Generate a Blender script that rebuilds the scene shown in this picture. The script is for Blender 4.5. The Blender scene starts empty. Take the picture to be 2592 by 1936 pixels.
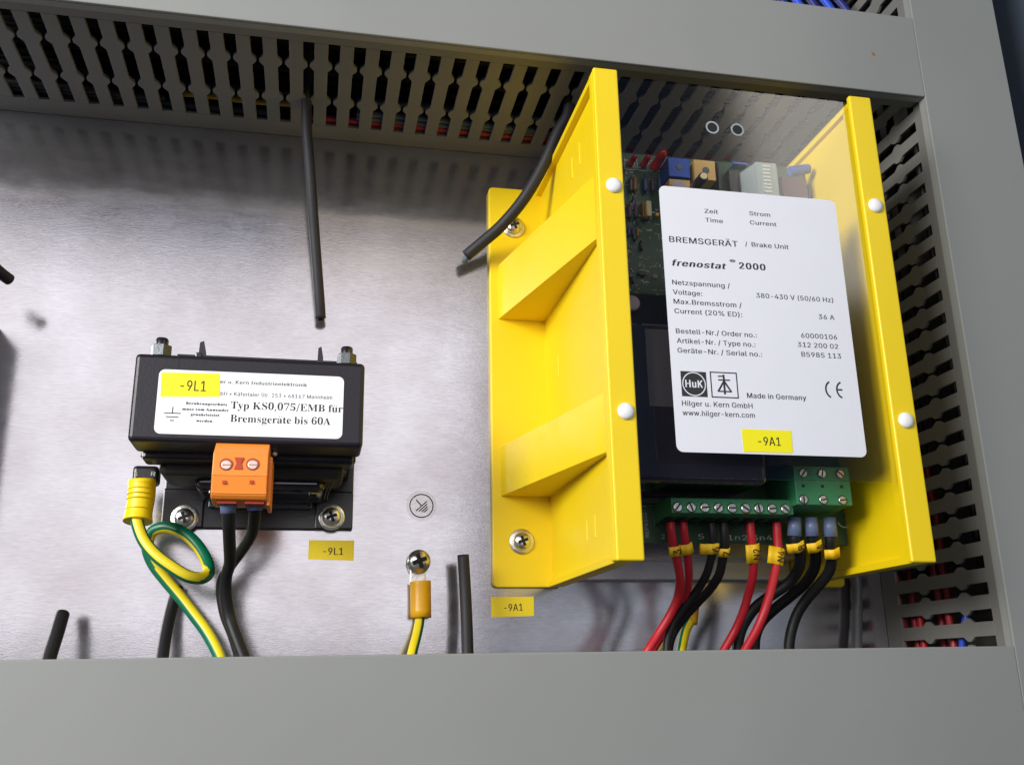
import bpy, bmesh, math, random
from mathutils import Vector, Matrix
random.seed(7)

# ------------------------------------------------------------------ camera, light, exposure
# Working frame: millimetres, x right, y up the cabinet, z out of the mounting plate towards the viewer.
# T() turns it into the scene: metres, X right, Y into the wall, Z up, plate foot 1.2 m above the floor.
BASE = 1.2
def T(p):
    return Vector((p[0]*.001, -p[2]*.001, BASE + p[1]*.001))
def TD(p):
    return Vector((p[0]*.001, -p[2]*.001, p[1]*.001))

scene = bpy.context.scene
ROT = [[0.97937863, -0.01744866, 0.20127854], [-0.04180648, 0.95719759, 0.28640007], [-0.19766063, -0.28890886, 0.93672939]]
cam_data = bpy.data.cameras.new('camera')
cam = bpy.data.objects.new('camera', cam_data)
scene.collection.objects.link(cam)
cam_data.sensor_width = 36.0
cam_data.lens = 2438.78/2592*36.0
cam_data.clip_start = 0.01
cam_data.clip_end = 50
axes = [TD([c*1000 for c in row]) for row in ROT]
m = Matrix((axes[0], axes[1], axes[2])).transposed().to_4x4()
m.translation = T((0, 0, 465))
cam.matrix_world = m
scene.camera = cam

world = bpy.data.worlds.new('World')
scene.world = world
world.use_nodes = True
world.node_tree.nodes['Background'].inputs[0].default_value = (.30, .50, 1.0, 1)
world.node_tree.nodes['Background'].inputs[1].default_value = .11

def area(name, pos, target, sx, sy, power, col):
    l = bpy.data.lights.new(name, 'AREA'); l.shape = 'RECTANGLE'
    l.size = sx; l.size_y = sy; l.energy = power; l.color = col
    o = bpy.data.objects.new(name, l); scene.collection.objects.link(o)
    o.location = T(pos)
    o.rotation_euler = (T(target)-T(pos)).to_track_quat('-Z', 'Y').to_euler()
    return o
# the open hall in front of the cabinet: a broad window wall, and two ceiling tubes
area('hall_window_light', (-430, 480, 1750), (0, 120, 0), 1.75, .94, 9.2, (1.0, .955, .97))
area('low_fill_light', (880, 70, 1750), (180, 20, 0),   .9, .34, .6, (.92, .95, 1.0))  # added fill strip, brightens the plate's reflection at lower right
area('side_window_light', (-900, 420, 800), (90, 150, 0), .6, .46, 21, (1.0, .985, .95))
area('ceiling_panel_light', (1330, 1180, 1500), (200, 200, 0), .75, .7, 8.0, (1.0, .95, .86))
area('near_tube_light', (165, 850, 1420), (60, 200, 0), .46, .07, .16, (1.0, .86, .66))
scene.view_settings.view_transform = 'Standard'
scene.view_settings.look = 'None'
scene.view_settings.exposure = 0.0
scene.view_settings.gamma = 1.0
scene.cycles.max_bounces = 10
scene.cycles.transparent_max_bounces = 12

# ------------------------------------------------------------------ materials
def mat(name, col, rough=.5, metal=0.0, bump=0.0, bscale=900, var=0.0, vscale=60, spec=.5, coat=0.0, stretch=None, aniso=0.0):
    mt = bpy.data.materials.new(name); mt.use_nodes = True
    nt = mt.node_tree; b = nt.nodes['Principled BSDF']
    b.inputs['Base Color'].default_value = (*col, 1)
    b.inputs['Roughness'].default_value = rough
    b.inputs['Metallic'].default_value = metal
    b.inputs['Specular IOR Level'].default_value = spec
    b.inputs['Coat Weight'].default_value = coat
    b.inputs['Anisotropic'].default_value = aniso
    tc = nt.nodes.new('ShaderNodeTexCoord')
    mp = nt.nodes.new('ShaderNodeMapping'); nt.links.new(tc.outputs['Object'], mp.inputs[0])
    if stretch: mp.inputs['Scale'].default_value = stretch
    if metal < .5:
        n = nt.nodes.new('ShaderNodeTexNoise'); n.inputs['Scale'].default_value = 38; n.inputs['Detail'].default_value = 8; n.inputs['Roughness'].default_value = .7
        mr = nt.nodes.new('ShaderNodeMapRange'); mr.inputs[3].default_value = rough*.78; mr.inputs[4].default_value = rough*1.22
        nt.links.new(tc.outputs['Object'], n.inputs['Vector']); nt.links.new(n.outputs[0], mr.inputs[0]); nt.links.new(mr.outputs[0], b.inputs['Roughness'])
    if bump:
        n = nt.nodes.new('ShaderNodeTexNoise'); n.inputs['Scale'].default_value = bscale; n.inputs['Detail'].default_value = 3
        bp = nt.nodes.new('ShaderNodeBump'); bp.inputs['Strength'].default_value = bump; bp.inputs['Distance'].default_value = .0004
        nt.links.new(mp.outputs[0], n.inputs['Vector']); nt.links.new(n.outputs[0], bp.inputs['Height'])
        nt.links.new(bp.outputs[0], b.inputs['Normal'])
    if var:
        n = nt.nodes.new('ShaderNodeTexNoise'); n.inputs['Scale'].default_value = vscale; n.inputs['Detail'].default_value = 5
        mx = nt.nodes.new('ShaderNodeMix'); mx.data_type = 'RGBA'
        mx.inputs[6].default_value = (*[c*(1-var) for c in col], 1)
        mx.inputs[7].default_value = (*[min(1, c*(1+var)) for c in col], 1)
        nt.links.new(mp.outputs[0], n.inputs['Vector']); nt.links.new(n.outputs[0], mx.inputs[0])
        nt.links.new(mx.outputs[2], b.inputs['Base Color'])
    return mt

M = {}
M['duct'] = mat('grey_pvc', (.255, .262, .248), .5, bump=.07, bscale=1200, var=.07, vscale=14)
M['duct_shaded'] = mat('grey_pvc_shaded', (.165, .163, .15), .5, bump=.1, var=.08)  # cover PVC darkened: the shade on walls and fingers is in the colour
M['yellow'] = mat('yellow_abs', (.85, .615, .003), .42, bump=.18, bscale=1500, var=.03, vscale=40)
M['label_yellow'] = mat('yellow_tape', (.88, .80, .0), .45)
M['tag_yellow'] = mat('yellow_tape_dull', (.86, .66, .01), .5)
M['marker_yellow'] = mat('orange_yellow_marker', (.90, .55, .008), .45)
M['white'] = mat('white_nylon', (.85, .85, .84), .4)
M['paper'] = mat('white_label', (.74, .75, .80), .42, var=.02, vscale=90)
M['paper2'] = mat('bright_white_label', (.90, .91, .93), .42)
M['ink'] = mat('black_print', (.015, .015, .018), .6, spec=.2)
M['ink_grey'] = mat('faded_print', (.035, .035, .04), .6, spec=.2)
M['silk'] = mat('white_silkscreen', (.42, .45, .40), .6)
M['black'] = mat('black_plastic', (.010, .009, .011), .30, bump=.15, var=.2)
M['black_body'] = mat('potted_black_housing', (.012, .010, .015), .38, bump=.2, bscale=700, var=.15, spec=.4)
M['black_gloss'] = mat('glossy_black_plastic', (.014, .010, .012), .13, coat=.5, var=.2)
M['black_matt'] = mat('black_tape', (.012, .012, .012), .6, bump=.4, bscale=500)
M['rubber'] = mat('black_pvc_cable', (.009, .009, .010), .5, bump=.1, spec=.35)
M['rubber_grey'] = mat('charcoal_sleeve', (.020, .019, .023), .58, bump=.1, spec=.35)
M['red'] = mat('red_pvc', (.46, .010, .020), .45)
M['maroon'] = mat('dark_red_pvc', (.34, .02, .03), .45)
M['blue'] = mat('blue_pvc', (.02, .07, .55), .4)
M['navy'] = mat('navy_pvc', (.015, .02, .16), .4)
M['slate'] = mat('slate_pvc', (.07, .10, .13), .5)
M['ochre'] = mat('ochre_pvc', (.55, .36, .02), .5)
M['wire_green'] = mat('green_pvc', (.0, .13, .06), .36)
M['wire_yellow'] = mat('yellow_pvc', (.82, .66, .02), .38)
M['lug_yellow'] = mat('yellow_sleeve', (.88, .66, .005), .35, bump=.2, bscale=500)
M['lug_orange'] = mat('orange_yellow_sleeve', (.82, .42, .01), .35, bump=.2, bscale=500)
M['orange'] = mat('orange_plastic', (.90, .26, .022), .42, bump=.12)
M['deep_orange'] = mat('deep_orange_plastic', (.50, .045, .008), .5)
M['ferrule'] = mat('grey_blue_ferrule', (.13, .17, .29), .38)
M['green'] = mat('green_terminal', (.035, .20, .085), .40, bump=.15, var=.08)
M['pcb'] = mat('green_board', (.018, .060, .020), .35, var=.25, vscale=250)
M['steel'] = mat('zinc_screw', (.70, .70, .68), .30, 1.0, bump=.5, bscale=500)
M['steel_dull'] = mat('nickel_screw', (.74, .72, .66), .34, 1.0, bump=.3, bscale=900)
M['copper_screw'] = mat('pinkish_screw', (.75, .55, .48), .4, .8, bump=.3)
M['alu'] = mat('aluminium', (.80, .80, .82), .42, 1.0, bump=.25, bscale=300, stretch=(.3, 1, 8))
M['dark_steel'] = mat('blackened_steel', (.10, .11, .12), .40, .6, bump=.3)
M['hole'] = mat('dark_hole', (.01, .01, .01), .8)
M['led'] = mat('red_led', (.42, .006, .01), .25, coat=.3)
M['trim_blue'] = mat('blue_trimmer', (.015, .07, .42), .4)
M['trim_tan'] = mat('tan_trimmer', (.62, .40, .13), .45)
M['cream'] = mat('cream_ceramic', (.60, .52, .30), .5)
M['brown'] = mat('brown_component', (.28, .15, .02), .5)
M['resistor_blue'] = mat('blue_resistor', (.05, .06, .20), .4)
M['resistor_plum'] = mat('plum_diode', (.09, .05, .08), .4)
M['dip_grey'] = mat('grey_dip', (.30, .36, .37), .45)
M['dip_light'] = mat('light_dip', (.55, .60, .57), .45)
M['cap_blue'] = mat('blue_capacitor', (.05, .10, .36), .3)
M['pink'] = mat('pale_disc', (.42, .36, .42), .4)
M['dull_tape'] = mat('dull_grey_label', (.055, .048, .052), .45)  # own dark grey of the label on the power module
M['cabinet'] = mat('cabinet_paint', (.10, .13, .17), .45, bump=.2)
M['stain'] = mat('rust_stain', (.30, .13, .03), .7)
M['rail'] = mat('grey_rail', (.14, .14, .15), .45)

def zinc():                                      # galvanised, rolled sideways: grain runs along x
    mt = bpy.data.materials.new('galvanised_sheet'); mt.use_nodes = True
    nt = mt.node_tree; b = nt.nodes['Principled BSDF']; L = nt.links.new
    tc = nt.nodes.new('ShaderNodeTexCoord')
    def noise(scale, st, det=4):
        mp = nt.nodes.new('ShaderNodeMapping'); mp.inputs['Scale'].default_value = st
        n = nt.nodes.new('ShaderNodeTexNoise'); n.inputs['Scale'].default_value = scale; n.inputs['Detail'].default_value = det
        L(tc.outputs['Object'], mp.inputs[0]); L(mp.outputs[0], n.inputs['Vector']); return n
    def ramp(n, a, b_, p0=.3, p1=.7):
        r = nt.nodes.new('ShaderNodeValToRGB'); r.color_ramp.elements[0].position = p0; r.color_ramp.elements[1].position = p1
        r.color_ramp.elements[0].color = (*a, 1); r.color_ramp.elements[1].color = (*b_, 1); L(n.outputs[0], r.inputs[0]); return r
    big = ramp(noise(22, (1, 1, 1)), (.42, .40, .41), (.54, .53, .555))
    fine = ramp(noise(230, (1, 1, 6)), (.86, .86, .86), (1, 1, 1), .25, .75)
    mx = nt.nodes.new('ShaderNodeMix'); mx.data_type = 'RGBA'; mx.blend_type = 'MULTIPLY'; mx.inputs[0].default_value = 1
    L(big.outputs[0], mx.inputs[6]); L(fine.outputs[0], mx.inputs[7]); L(mx.outputs[2], b.inputs['Base Color'])
    b.inputs['Metallic'].default_value = .92
    rr = ramp(noise(60, (1, 1, 3)), (.12, .12, .12), (.17, .17, .17)); L(rr.outputs[0], b.inputs['Roughness'])
    bp = nt.nodes.new('ShaderNodeBump'); bp.inputs['Strength'].default_value = .05; bp.inputs['Distance'].default_value = .0004
    L(noise(700, (1, 1, 5), 2).outputs[0], bp.inputs['Height']); L(bp.outputs[0], b.inputs['Normal'])
    return mt
M['zinc'] = zinc()

def clear(name, tint, boost):                          # thin clear sheet: see-through with a Fresnel reflection
    mt = bpy.data.materials.new(name); mt.use_nodes = True; nt = mt.node_tree; nt.nodes.clear(); L = nt.links.new
    out = nt.nodes.new('ShaderNodeOutputMaterial'); mix = nt.nodes.new('ShaderNodeMixShader')
    tr = nt.nodes.new('ShaderNodeBsdfTransparent'); tr.inputs[0].default_value = (*tint, 1)
    gl = nt.nodes.new('ShaderNodeBsdfGlossy'); gl.inputs['Roughness'].default_value = .12
    fr = nt.nodes.new('ShaderNodeFresnel'); fr.inputs[0].default_value = boost
    ge = nt.nodes.new('ShaderNodeNewGeometry'); mu = nt.nodes.new('ShaderNodeMath'); mu.operation = 'MULTIPLY'; sb = nt.nodes.new('ShaderNodeMath'); sb.operation = 'SUBTRACT'; sb.inputs[0].default_value = 1
    L(ge.outputs['Backfacing'], sb.inputs[1]); L(sb.outputs[0], mu.inputs[0]); L(fr.outputs[0], mu.inputs[1])   # the back face of the sheet must not reflect totally
    L(mu.outputs[0], mix.inputs[0]); L(tr.outputs[0], mix.inputs[1]); L(gl.outputs[0], mix.inputs[2]); L(mix.outputs[0], out.inputs[0])
    return mt
M['clear'] = clear('clear_polycarbonate', (.97, .965, .96), 1.66)
M['film'] = clear('clear_sticker_film', (.96, .96, .95), 1.3)

# ------------------------------------------------------------------ mesh building
class MB:
    def __init__(s): s.bm = bmesh.new()
    def add(s, vs, fs, mi=0, smooth=False):
        vv = [s.bm.verts.new(v) for v in vs]
        for f in fs:
            try:
                fc = s.bm.faces.new([vv[i] for i in f]); fc.material_index = mi; fc.smooth = smooth
            except ValueError: pass
        return s
    def absorb(s, b, mi=None, smooth=None):
        mp = {v: s.bm.verts.new(v.co) for v in b.verts}
        for f in b.faces:
            g = s.bm.faces.new([mp[v] for v in f.verts]); g.material_index = f.material_index if mi is None else mi
            g.smooth = f.smooth if smooth is None else smooth
        b.free(); return s
    def box(s, x0, x1, y0, y1, z0, z1, mi=0, bev=0, seg=2):
        b = bmesh.new()
        c = [b.verts.new((x, y, z)) for x in (x0, x1) for y in (y0, y1) for z in (z0, z1)]
        for f in ((0,1,3,2),(4,6,7,5),(0,4,5,1),(2,3,7,6),(0,2,6,4),(1,5,7,3)): b.faces.new([c[i] for i in f])
        bmesh.ops.recalc_face_normals(b, faces=b.faces)
        if bev: bmesh.ops.bevel(b, geom=b.edges[:], offset=bev, segments=seg, affect='EDGES', profile=.5)
        return s.absorb(b, mi, False)
    def prism(s, pts, ax, a, b_, mi=0, bev=0, smooth=False):
        # pts: outline in the two other axes (order xyz without ax), extruded along ax from a to b_
        def mk(u, v, w):
            r = [0, 0, 0]; o = [i for i in range(3) if i != ax]; r[o[0]] = u; r[o[1]] = v; r[ax] = w; return r
        b = bmesh.new(); n = len(pts)
        A = [b.verts.new(mk(u, v, a)) for u, v in pts]; B = [b.verts.new(mk(u, v, b_)) for u, v in pts]
        b.faces.new(A); b.faces.new(B[::-1])
        for i in range(n):
            f = b.faces.new([A[i], B[i], B[(i+1) % n], A[(i+1) % n]]); f.smooth = smooth
        bmesh.ops.recalc_face_normals(b, faces=b.faces)
        if bev: bmesh.ops.bevel(b, geom=b.edges[:], offset=bev, segments=2, affect='EDGES', profile=.5)
        return s.absorb(b, mi)
    def lathe(s, prof, c, n=20, axis=(0, 0, 1), mi=0, smooth=True):
        # prof: list of (radius, height along axis) from c
        a = Vector(axis).normalized(); u = a.orthogonal().normalized(); v = a.cross(u); c = Vector(c)
        vs, fs = [], []
        for r, h in prof:
            for k in range(n):
                t = 2*math.pi*k/n; vs.append(c + a*h + (u*math.cos(t)+v*math.sin(t))*max(r, .001))
        for j in range(len(prof)-1):
            for k in range(n):
                fs.append((j*n+k, j*n+(k+1) % n, (j+1)*n+(k+1) % n, (j+1)*n+k))
        b = bmesh.new(); vv = [b.verts.new(p) for p in vs]
        for f in fs:
            g = b.faces.new([vv[i] for i in f]); g.smooth = smooth
        b.faces.new([vv[i] for i in range(n)][::-1]); b.faces.new([vv[(len(prof)-1)*n+i] for i in range(n)])
        bmesh.ops.recalc_face_normals(b, faces=b.faces)
        return s.absorb(b, mi)
    def tube(s, pts, r, n=12, sub=6, mi=0, mfun=None, ref=(0, 0, 1), fixed=False):
        P = [Vector(p) for p in pts]; Q = []
        if len(P) > 2 and sub > 1:
            E = [2*P[0]-P[1]] + P + [2*P[-1]-P[-2]]
            for i in range(1, len(E)-2):
                for k in range(sub):
                    t = k/sub; a, b_, c, d = E[i-1], E[i], E[i+1], E[i+2]
                    Q.append(.5*((2*b_)+(c-a)*t+(2*a-5*b_+4*c-d)*t*t+(3*b_-a-3*c+d)*t**3))
            Q.append(P[-1])
        else: Q = P
        N = None; rings = []
        for i, q in enumerate(Q):
            t = (Q[min(i+1, len(Q)-1)]-Q[max(i-1, 0)]).normalized()
            if N is None:
                N = Vector(ref); N = (N - t*N.dot(t)).normalized()
            else: N = ((Vector(ref) - t*Vector(ref).dot(t)) if fixed else (N - t*N.dot(t))).normalized()
            Bn = t.cross(N); rr = r if not callable(r) else r(i/(len(Q)-1))
            rings.append([q + (N*math.cos(2*math.pi*k/n)+Bn*math.sin(2*math.pi*k/n))*rr for k in range(n)])
        b = bmesh.new(); V = [[b.verts.new(p) for p in ring] for ring in rings]
        for i in range(len(V)-1):
            for k in range(n):
                f = b.faces.new([V[i][k], V[i][(k+1) % n], V[i+1][(k+1) % n], V[i+1][k]]); f.smooth = True
                f.material_index = mfun(k/n, i/(len(V)-1)) if mfun else mi
        b.faces.new(V[0][::-1]).material_index = mi; b.faces.new(V[-1]).material_index = mi
        bmesh.ops.recalc_face_normals(b, faces=b.faces)
        return s.absorb(b)
    def disc(s, c, r, z=None, n=24, mi=0):
        return s.lathe([(r, 0), (r, .08)], c, n, mi=mi, smooth=False)
    def mesh(s, name, origin=(0, 0, 0)):
        o = Vector(origin)
        for v in s.bm.verts: v.co = TD(v.co - o)
        me = bpy.data.meshes.new(name); s.bm.to_mesh(me); s.bm.free(); return me

col = scene.collection
ORG = {}
def reg(o, parent, world):
    ORG[o.name] = Vector(world)
    if parent:
        o.parent = parent; o.location = TD(Vector(world) - ORG[parent.name])
    else: o.location = T(world)
    col.objects.link(o); return o
def props(o, label=None, cat=None, group=None, kind=None):
    for k, v in (('label', label), ('category', cat), ('group', group), ('kind', kind)):
        if v: o[k] = v
    return o
def thing(name, pos, label, cat, group=None):
    return reg(props(bpy.data.objects.new(name, None), label, cat, group), None, pos)
def part(name, mb, mats, parent=None, pos=None, **kw):
    if isinstance(mb, bpy.types.Mesh): me = mb
    else:
        if pos is None:
            pos = ORG[parent.name] if parent else tuple(sum((v.co for v in mb.bm.verts), Vector())/max(1, len(mb.bm.verts)))
        me = mb.mesh(name, pos)
        for k in (mats if isinstance(mats, (list, tuple)) else [mats]): me.materials.append(M[k])
    return reg(props(bpy.data.objects.new(name, me), **kw), parent, pos)

# lettering: the built-in font turned into thin mesh, fitted between two baseline points
# letter outlines: character -> (advance, closed loops of x,y pairs), 250 units to the cap height
SANS = {
'%': (332,[(86,139,72,141,59,146,49,154,42,165,38,177,37,190,37,203,38,216,43,228,50,239,59,247,72,252,86,254,101,252,113,247,123,239,130,228,134,216,135,203,135,190,134,177,130,165,123,154,113,146,101,141),(86,161,97,163,104,170,108,179,110,190,110,203,108,214,104,223,97,230,86,232,75,230,68,223,64,214,62,203,62,190,64,179,68,170,75,163),(246,-5,232,-3,219,2,210,10,203,21,198,33,197,47,197,59,198,72,203,85,210,95,219,103,232,109,246,110,261,109,273,103,283,95,290,85,294,72,295,59,295,47,294,33,290,21,283,10,273,2,261,-3),(246,17,257,19,264,26,268,36,270,47,270,59,268,70,265,80,257,86,246,89,235,86,228,80,224,70,222,59,222,47,224,36,228,26,235,19),(65,0,237,250,265,250,94,0)]),
'(': (134,[(44,102,45,130,49,159,56,189,65,217,75,243,87,265,116,265,104,238,94,210,85,182,79,154,76,127,74,102,75,79,79,56,84,33,92,8,103,-19,116,-47,87,-47,68,-11,55,27,47,64)]),
')': (134,[(18,-47,32,-18,42,9,50,34,56,57,59,80,60,102,59,127,55,154,49,182,41,210,30,238,18,265,47,265,59,243,70,217,78,188,85,159,89,130,90,102,88,64,79,26,66,-11,47,-47)]),
',': (92,[(18,-59,33,35,67,35,41,-59)]),
'-': (223,[(166,120,166,92,56,92,56,120)]),
'.': (92,[(47,-2,38,-1,31,4,26,12,24,20,26,29,31,36,38,41,47,43,55,41,63,36,68,29,69,20,68,12,63,4,55,-1)]),
'/': (122,[(115,262,35,-38,7,-38,88,262)]),
'0': (223,[(111,-3,86,0,64,12,46,30,34,56,26,87,23,125,26,162,34,194,47,219,64,238,86,250,111,253,137,250,159,238,176,219,189,194,197,162,199,125,197,87,189,56,176,30,159,12,137,0),(111,24,128,27,143,36,154,51,162,71,167,95,169,125,167,154,162,179,154,199,143,214,128,223,111,226,94,223,80,214,69,199,60,179,55,154,54,125,55,95,60,71,69,51,80,36,94,27)]),
'1': (223,[(38,0,38,27,192,27,192,0),(136,250,136,0,104,0,104,220,103,220,42,176,42,210,97,250)]),
'2': (223,[(31,0,31,23,115,112,128,126,139,139,147,150,153,160,156,171,157,183,156,195,151,206,144,214,134,221,123,225,110,226,96,224,85,220,75,213,68,203,64,191,62,178,32,178,35,199,42,217,54,233,70,244,89,251,111,253,132,251,150,244,166,233,177,219,185,202,187,183,186,169,182,156,176,142,165,127,151,109,131,88,75,30,75,28,191,28,191,0)]),
'3': (223,[(107,-3,85,-1,65,5,48,15,34,28,25,45,21,65,54,65,56,53,62,43,71,35,81,29,94,26,107,24,122,26,135,30,146,36,155,46,160,57,162,71,160,84,155,96,147,107,135,115,119,120,99,122,77,122,77,147,141,220,141,222,34,222,34,250,183,250,183,226,104,137,104,142,130,142,152,136,169,124,182,109,190,91,193,71,190,51,182,32,169,17,152,6,131,-1)]),
'4': (223,[(19,52,19,78,121,250,153,250,53,82,53,80,203,80,203,52),(138,0,138,60,138,72,138,156,168,156,168,0)]),
'5': (223,[(109,-3,88,-1,69,5,53,16,41,30,33,46,29,64,60,64,62,53,68,44,75,36,85,30,96,26,109,24,123,26,136,32,146,40,154,51,159,65,161,80,159,95,154,109,146,120,135,129,122,134,107,136,95,135,82,132,71,127,63,121,33,124,47,250,180,250,180,222,74,222,66,148,67,148,76,155,87,160,100,163,113,164,129,162,144,158,158,150,170,140,179,128,186,114,191,98,192,80,189,57,181,37,168,20,152,7,132,-1)]),
'6': (223,[(111,-3,89,-1,70,7,54,20,42,37,34,57,31,80,33,98,39,117,50,140,67,167,124,250,158,250,74,128,71,128,76,135,81,141,88,147,96,151,105,153,115,154,137,152,155,145,170,133,182,118,189,99,191,77,189,55,181,36,168,19,152,7,133,-1),(111,24,125,26,137,31,147,39,154,50,159,63,161,77,159,92,154,105,147,115,137,124,125,129,111,130,97,129,85,124,75,116,68,105,63,92,61,78,63,63,68,50,75,39,85,31,97,26)]),
'7': (223,[(48,0,159,220,159,222,31,222,31,250,192,250,192,220,81,0)]),
'8': (223,[(111,-3,87,-1,67,6,49,16,36,30,28,47,26,66,27,82,32,96,40,108,50,118,62,126,75,130,75,131,58,138,46,151,37,168,35,187,37,205,44,221,56,234,72,245,90,251,111,253,132,251,150,245,166,234,178,221,185,205,188,187,185,168,177,151,164,139,148,131,148,130,161,126,173,118,183,108,190,96,195,82,197,66,194,47,186,30,173,16,156,6,135,-1),(111,24,127,26,140,30,151,36,159,45,164,56,165,68,164,81,158,93,150,102,139,109,126,114,111,116,96,114,83,109,72,102,64,93,58,81,57,68,58,56,63,45,71,36,82,30,96,26),(111,142,124,144,135,148,144,154,151,162,155,173,157,185,155,196,151,206,144,215,135,221,124,225,111,226,98,225,87,221,78,215,71,206,67,196,65,185,67,173,71,162,78,154,87,148,99,144)]),
'9': (223,[(111,253,133,251,152,243,169,230,181,213,189,193,191,170,189,152,183,133,172,110,155,83,98,0,64,0,148,122,151,122,147,115,141,109,134,103,126,99,117,97,107,96,86,98,67,105,52,117,41,132,34,151,31,173,34,195,42,214,54,231,70,243,89,251),(111,226,98,224,86,219,76,211,68,200,63,187,62,173,63,158,68,145,76,135,86,126,98,121,111,120,125,121,137,126,147,134,155,145,159,158,161,172,159,187,155,200,147,211,137,219,125,224)]),
':': (92,[(47,-2,38,-1,31,4,26,12,24,20,26,29,31,36,38,41,47,43,55,41,63,36,68,29,69,20,68,12,63,4,55,-1),(47,133,38,135,31,140,26,147,24,155,26,164,31,171,38,176,47,178,55,176,63,171,68,164,69,155,68,147,63,140,55,135)]),
'A': (236,[(8,0,99,250,136,250,228,0,194,0,141,149,136,164,130,183,123,206,114,235,120,235,112,206,105,182,99,164,94,149,42,0),(54,70,54,98,182,98,182,70)]),
'B': (224,[(30,0,30,250,118,250,142,248,162,241,177,231,187,217,194,201,196,184,194,169,190,157,183,148,175,141,165,135,155,131,155,129,167,126,178,121,189,112,198,100,203,85,205,67,203,49,197,33,185,19,169,9,148,2,121,0),(61,28,120,28,145,31,162,39,172,52,175,67,173,79,168,90,161,100,150,107,137,112,122,113,61,113),(61,140,117,140,130,142,142,146,151,152,159,160,164,171,165,183,162,198,154,211,139,219,118,222,61,222)]),
'C': (251,[(131,-3,101,1,74,12,51,31,34,57,23,88,20,125,23,162,34,193,51,219,74,238,101,249,131,253,150,252,167,248,183,241,198,232,210,220,220,206,228,189,232,171,201,171,197,183,191,194,184,203,176,210,166,216,155,221,143,223,131,224,110,221,90,212,74,198,61,179,53,154,51,125,54,96,61,71,74,52,90,38,110,29,131,26,143,27,155,29,166,34,176,40,184,47,191,56,197,67,201,79,232,79,228,61,220,45,210,30,198,19,183,9,167,2,150,-2)]),
'D': (247,[(108,0,47,0,47,28,106,28,133,31,156,40,174,54,186,73,194,97,196,126,194,153,186,177,174,196,157,210,135,219,109,222,46,222,46,250,111,250,145,246,173,235,196,217,213,192,223,162,227,126,223,89,213,58,196,33,172,15,143,4),(61,250,61,0,30,0,30,250)]),
'E': (206,[(30,0,30,250,183,250,183,222,61,222,61,140,175,140,175,112,61,112,61,28,184,28,184,0)]),
'G': (256,[(132,-3,101,1,73,12,51,31,34,57,23,88,20,125,23,162,34,193,51,219,73,238,100,249,130,253,149,252,167,247,184,240,198,231,211,219,221,205,228,189,233,171,201,171,196,183,190,193,183,202,175,210,166,216,155,220,143,223,130,224,109,221,90,213,74,198,61,179,53,154,51,125,54,96,61,71,74,52,91,38,110,29,132,26,152,28,169,35,184,46,195,61,202,79,204,99,213,98,139,98,139,126,235,126,235,98,232,69,222,45,206,24,185,9,160,0)]),
'H': (254,[(30,0,30,250,61,250,61,142,193,142,193,250,224,250,224,0,193,0,193,114,61,114,61,0)]),
'I': (148,[(15,0,15,28,58,28,58,222,15,222,15,250,132,250,132,222,90,222,90,28,132,28,132,0)]),
'K': (229,[(51,71,51,106,60,117,68,128,77,139,86,149,95,159,104,169,179,250,220,250,114,136,112,136),(30,0,30,250,61,250,61,164,61,111,61,95,61,0),(183,0,92,127,112,152,220,0)]),
'L': (193,[(30,0,30,250,61,250,61,28,178,28,178,0)]),
'M': (309,[(30,0,30,250,74,250,136,92,139,86,141,78,144,69,147,60,150,51,153,41,156,32,158,24,151,24,153,32,156,41,159,50,162,60,165,69,168,78,171,86,173,92,234,250,279,250,279,0,248,0,248,143,248,151,248,161,248,171,248,181,248,192,249,203,249,214,249,225,252,225,248,213,245,201,241,189,237,178,233,168,230,158,227,150,224,143,168,0,141,0,84,143,81,150,78,158,75,167,71,177,67,189,63,200,59,212,55,225,58,225,59,215,59,204,59,194,59,183,60,172,60,161,60,152,60,143,60,0)]),
'N': (257,[(30,0,30,250,67,250,169,90,173,83,178,74,184,64,190,52,197,40,203,27,199,26,198,40,197,53,196,66,196,77,196,87,196,96,196,250,228,250,228,0,190,0,99,143,93,152,87,163,80,174,73,187,64,203,53,222,59,223,59,205,60,189,61,174,61,161,61,151,61,143,61,0)]),
'O': (262,[(131,-3,101,1,74,12,51,31,34,57,23,88,20,125,23,162,34,193,51,219,74,238,101,249,131,253,162,249,189,238,211,219,228,193,239,162,242,125,239,88,228,57,211,31,189,12,162,1),(131,26,152,29,172,37,188,51,201,71,209,95,211,125,209,155,201,179,188,199,172,213,152,221,131,224,110,221,91,213,74,198,62,179,54,154,51,125,54,95,62,71,74,51,91,37,110,29)]),
'P': (218,[(30,0,30,250,116,250,142,247,163,240,180,227,192,211,199,192,201,171,199,150,192,130,180,114,163,102,142,94,116,91,54,91,54,119,114,119,132,121,146,126,156,134,164,144,168,157,169,171,168,185,164,197,156,208,146,216,132,220,114,222,61,222,61,0)]),
'R': (221,[(30,0,30,250,116,250,142,248,164,240,180,228,192,213,199,194,201,173,199,152,192,133,180,118,164,107,142,100,116,97,47,97,47,125,115,125,132,127,146,131,157,138,164,148,168,159,170,173,168,187,164,199,157,209,146,216,132,221,114,222,61,222,61,0),(173,0,113,113,149,113,210,0)]),
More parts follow.
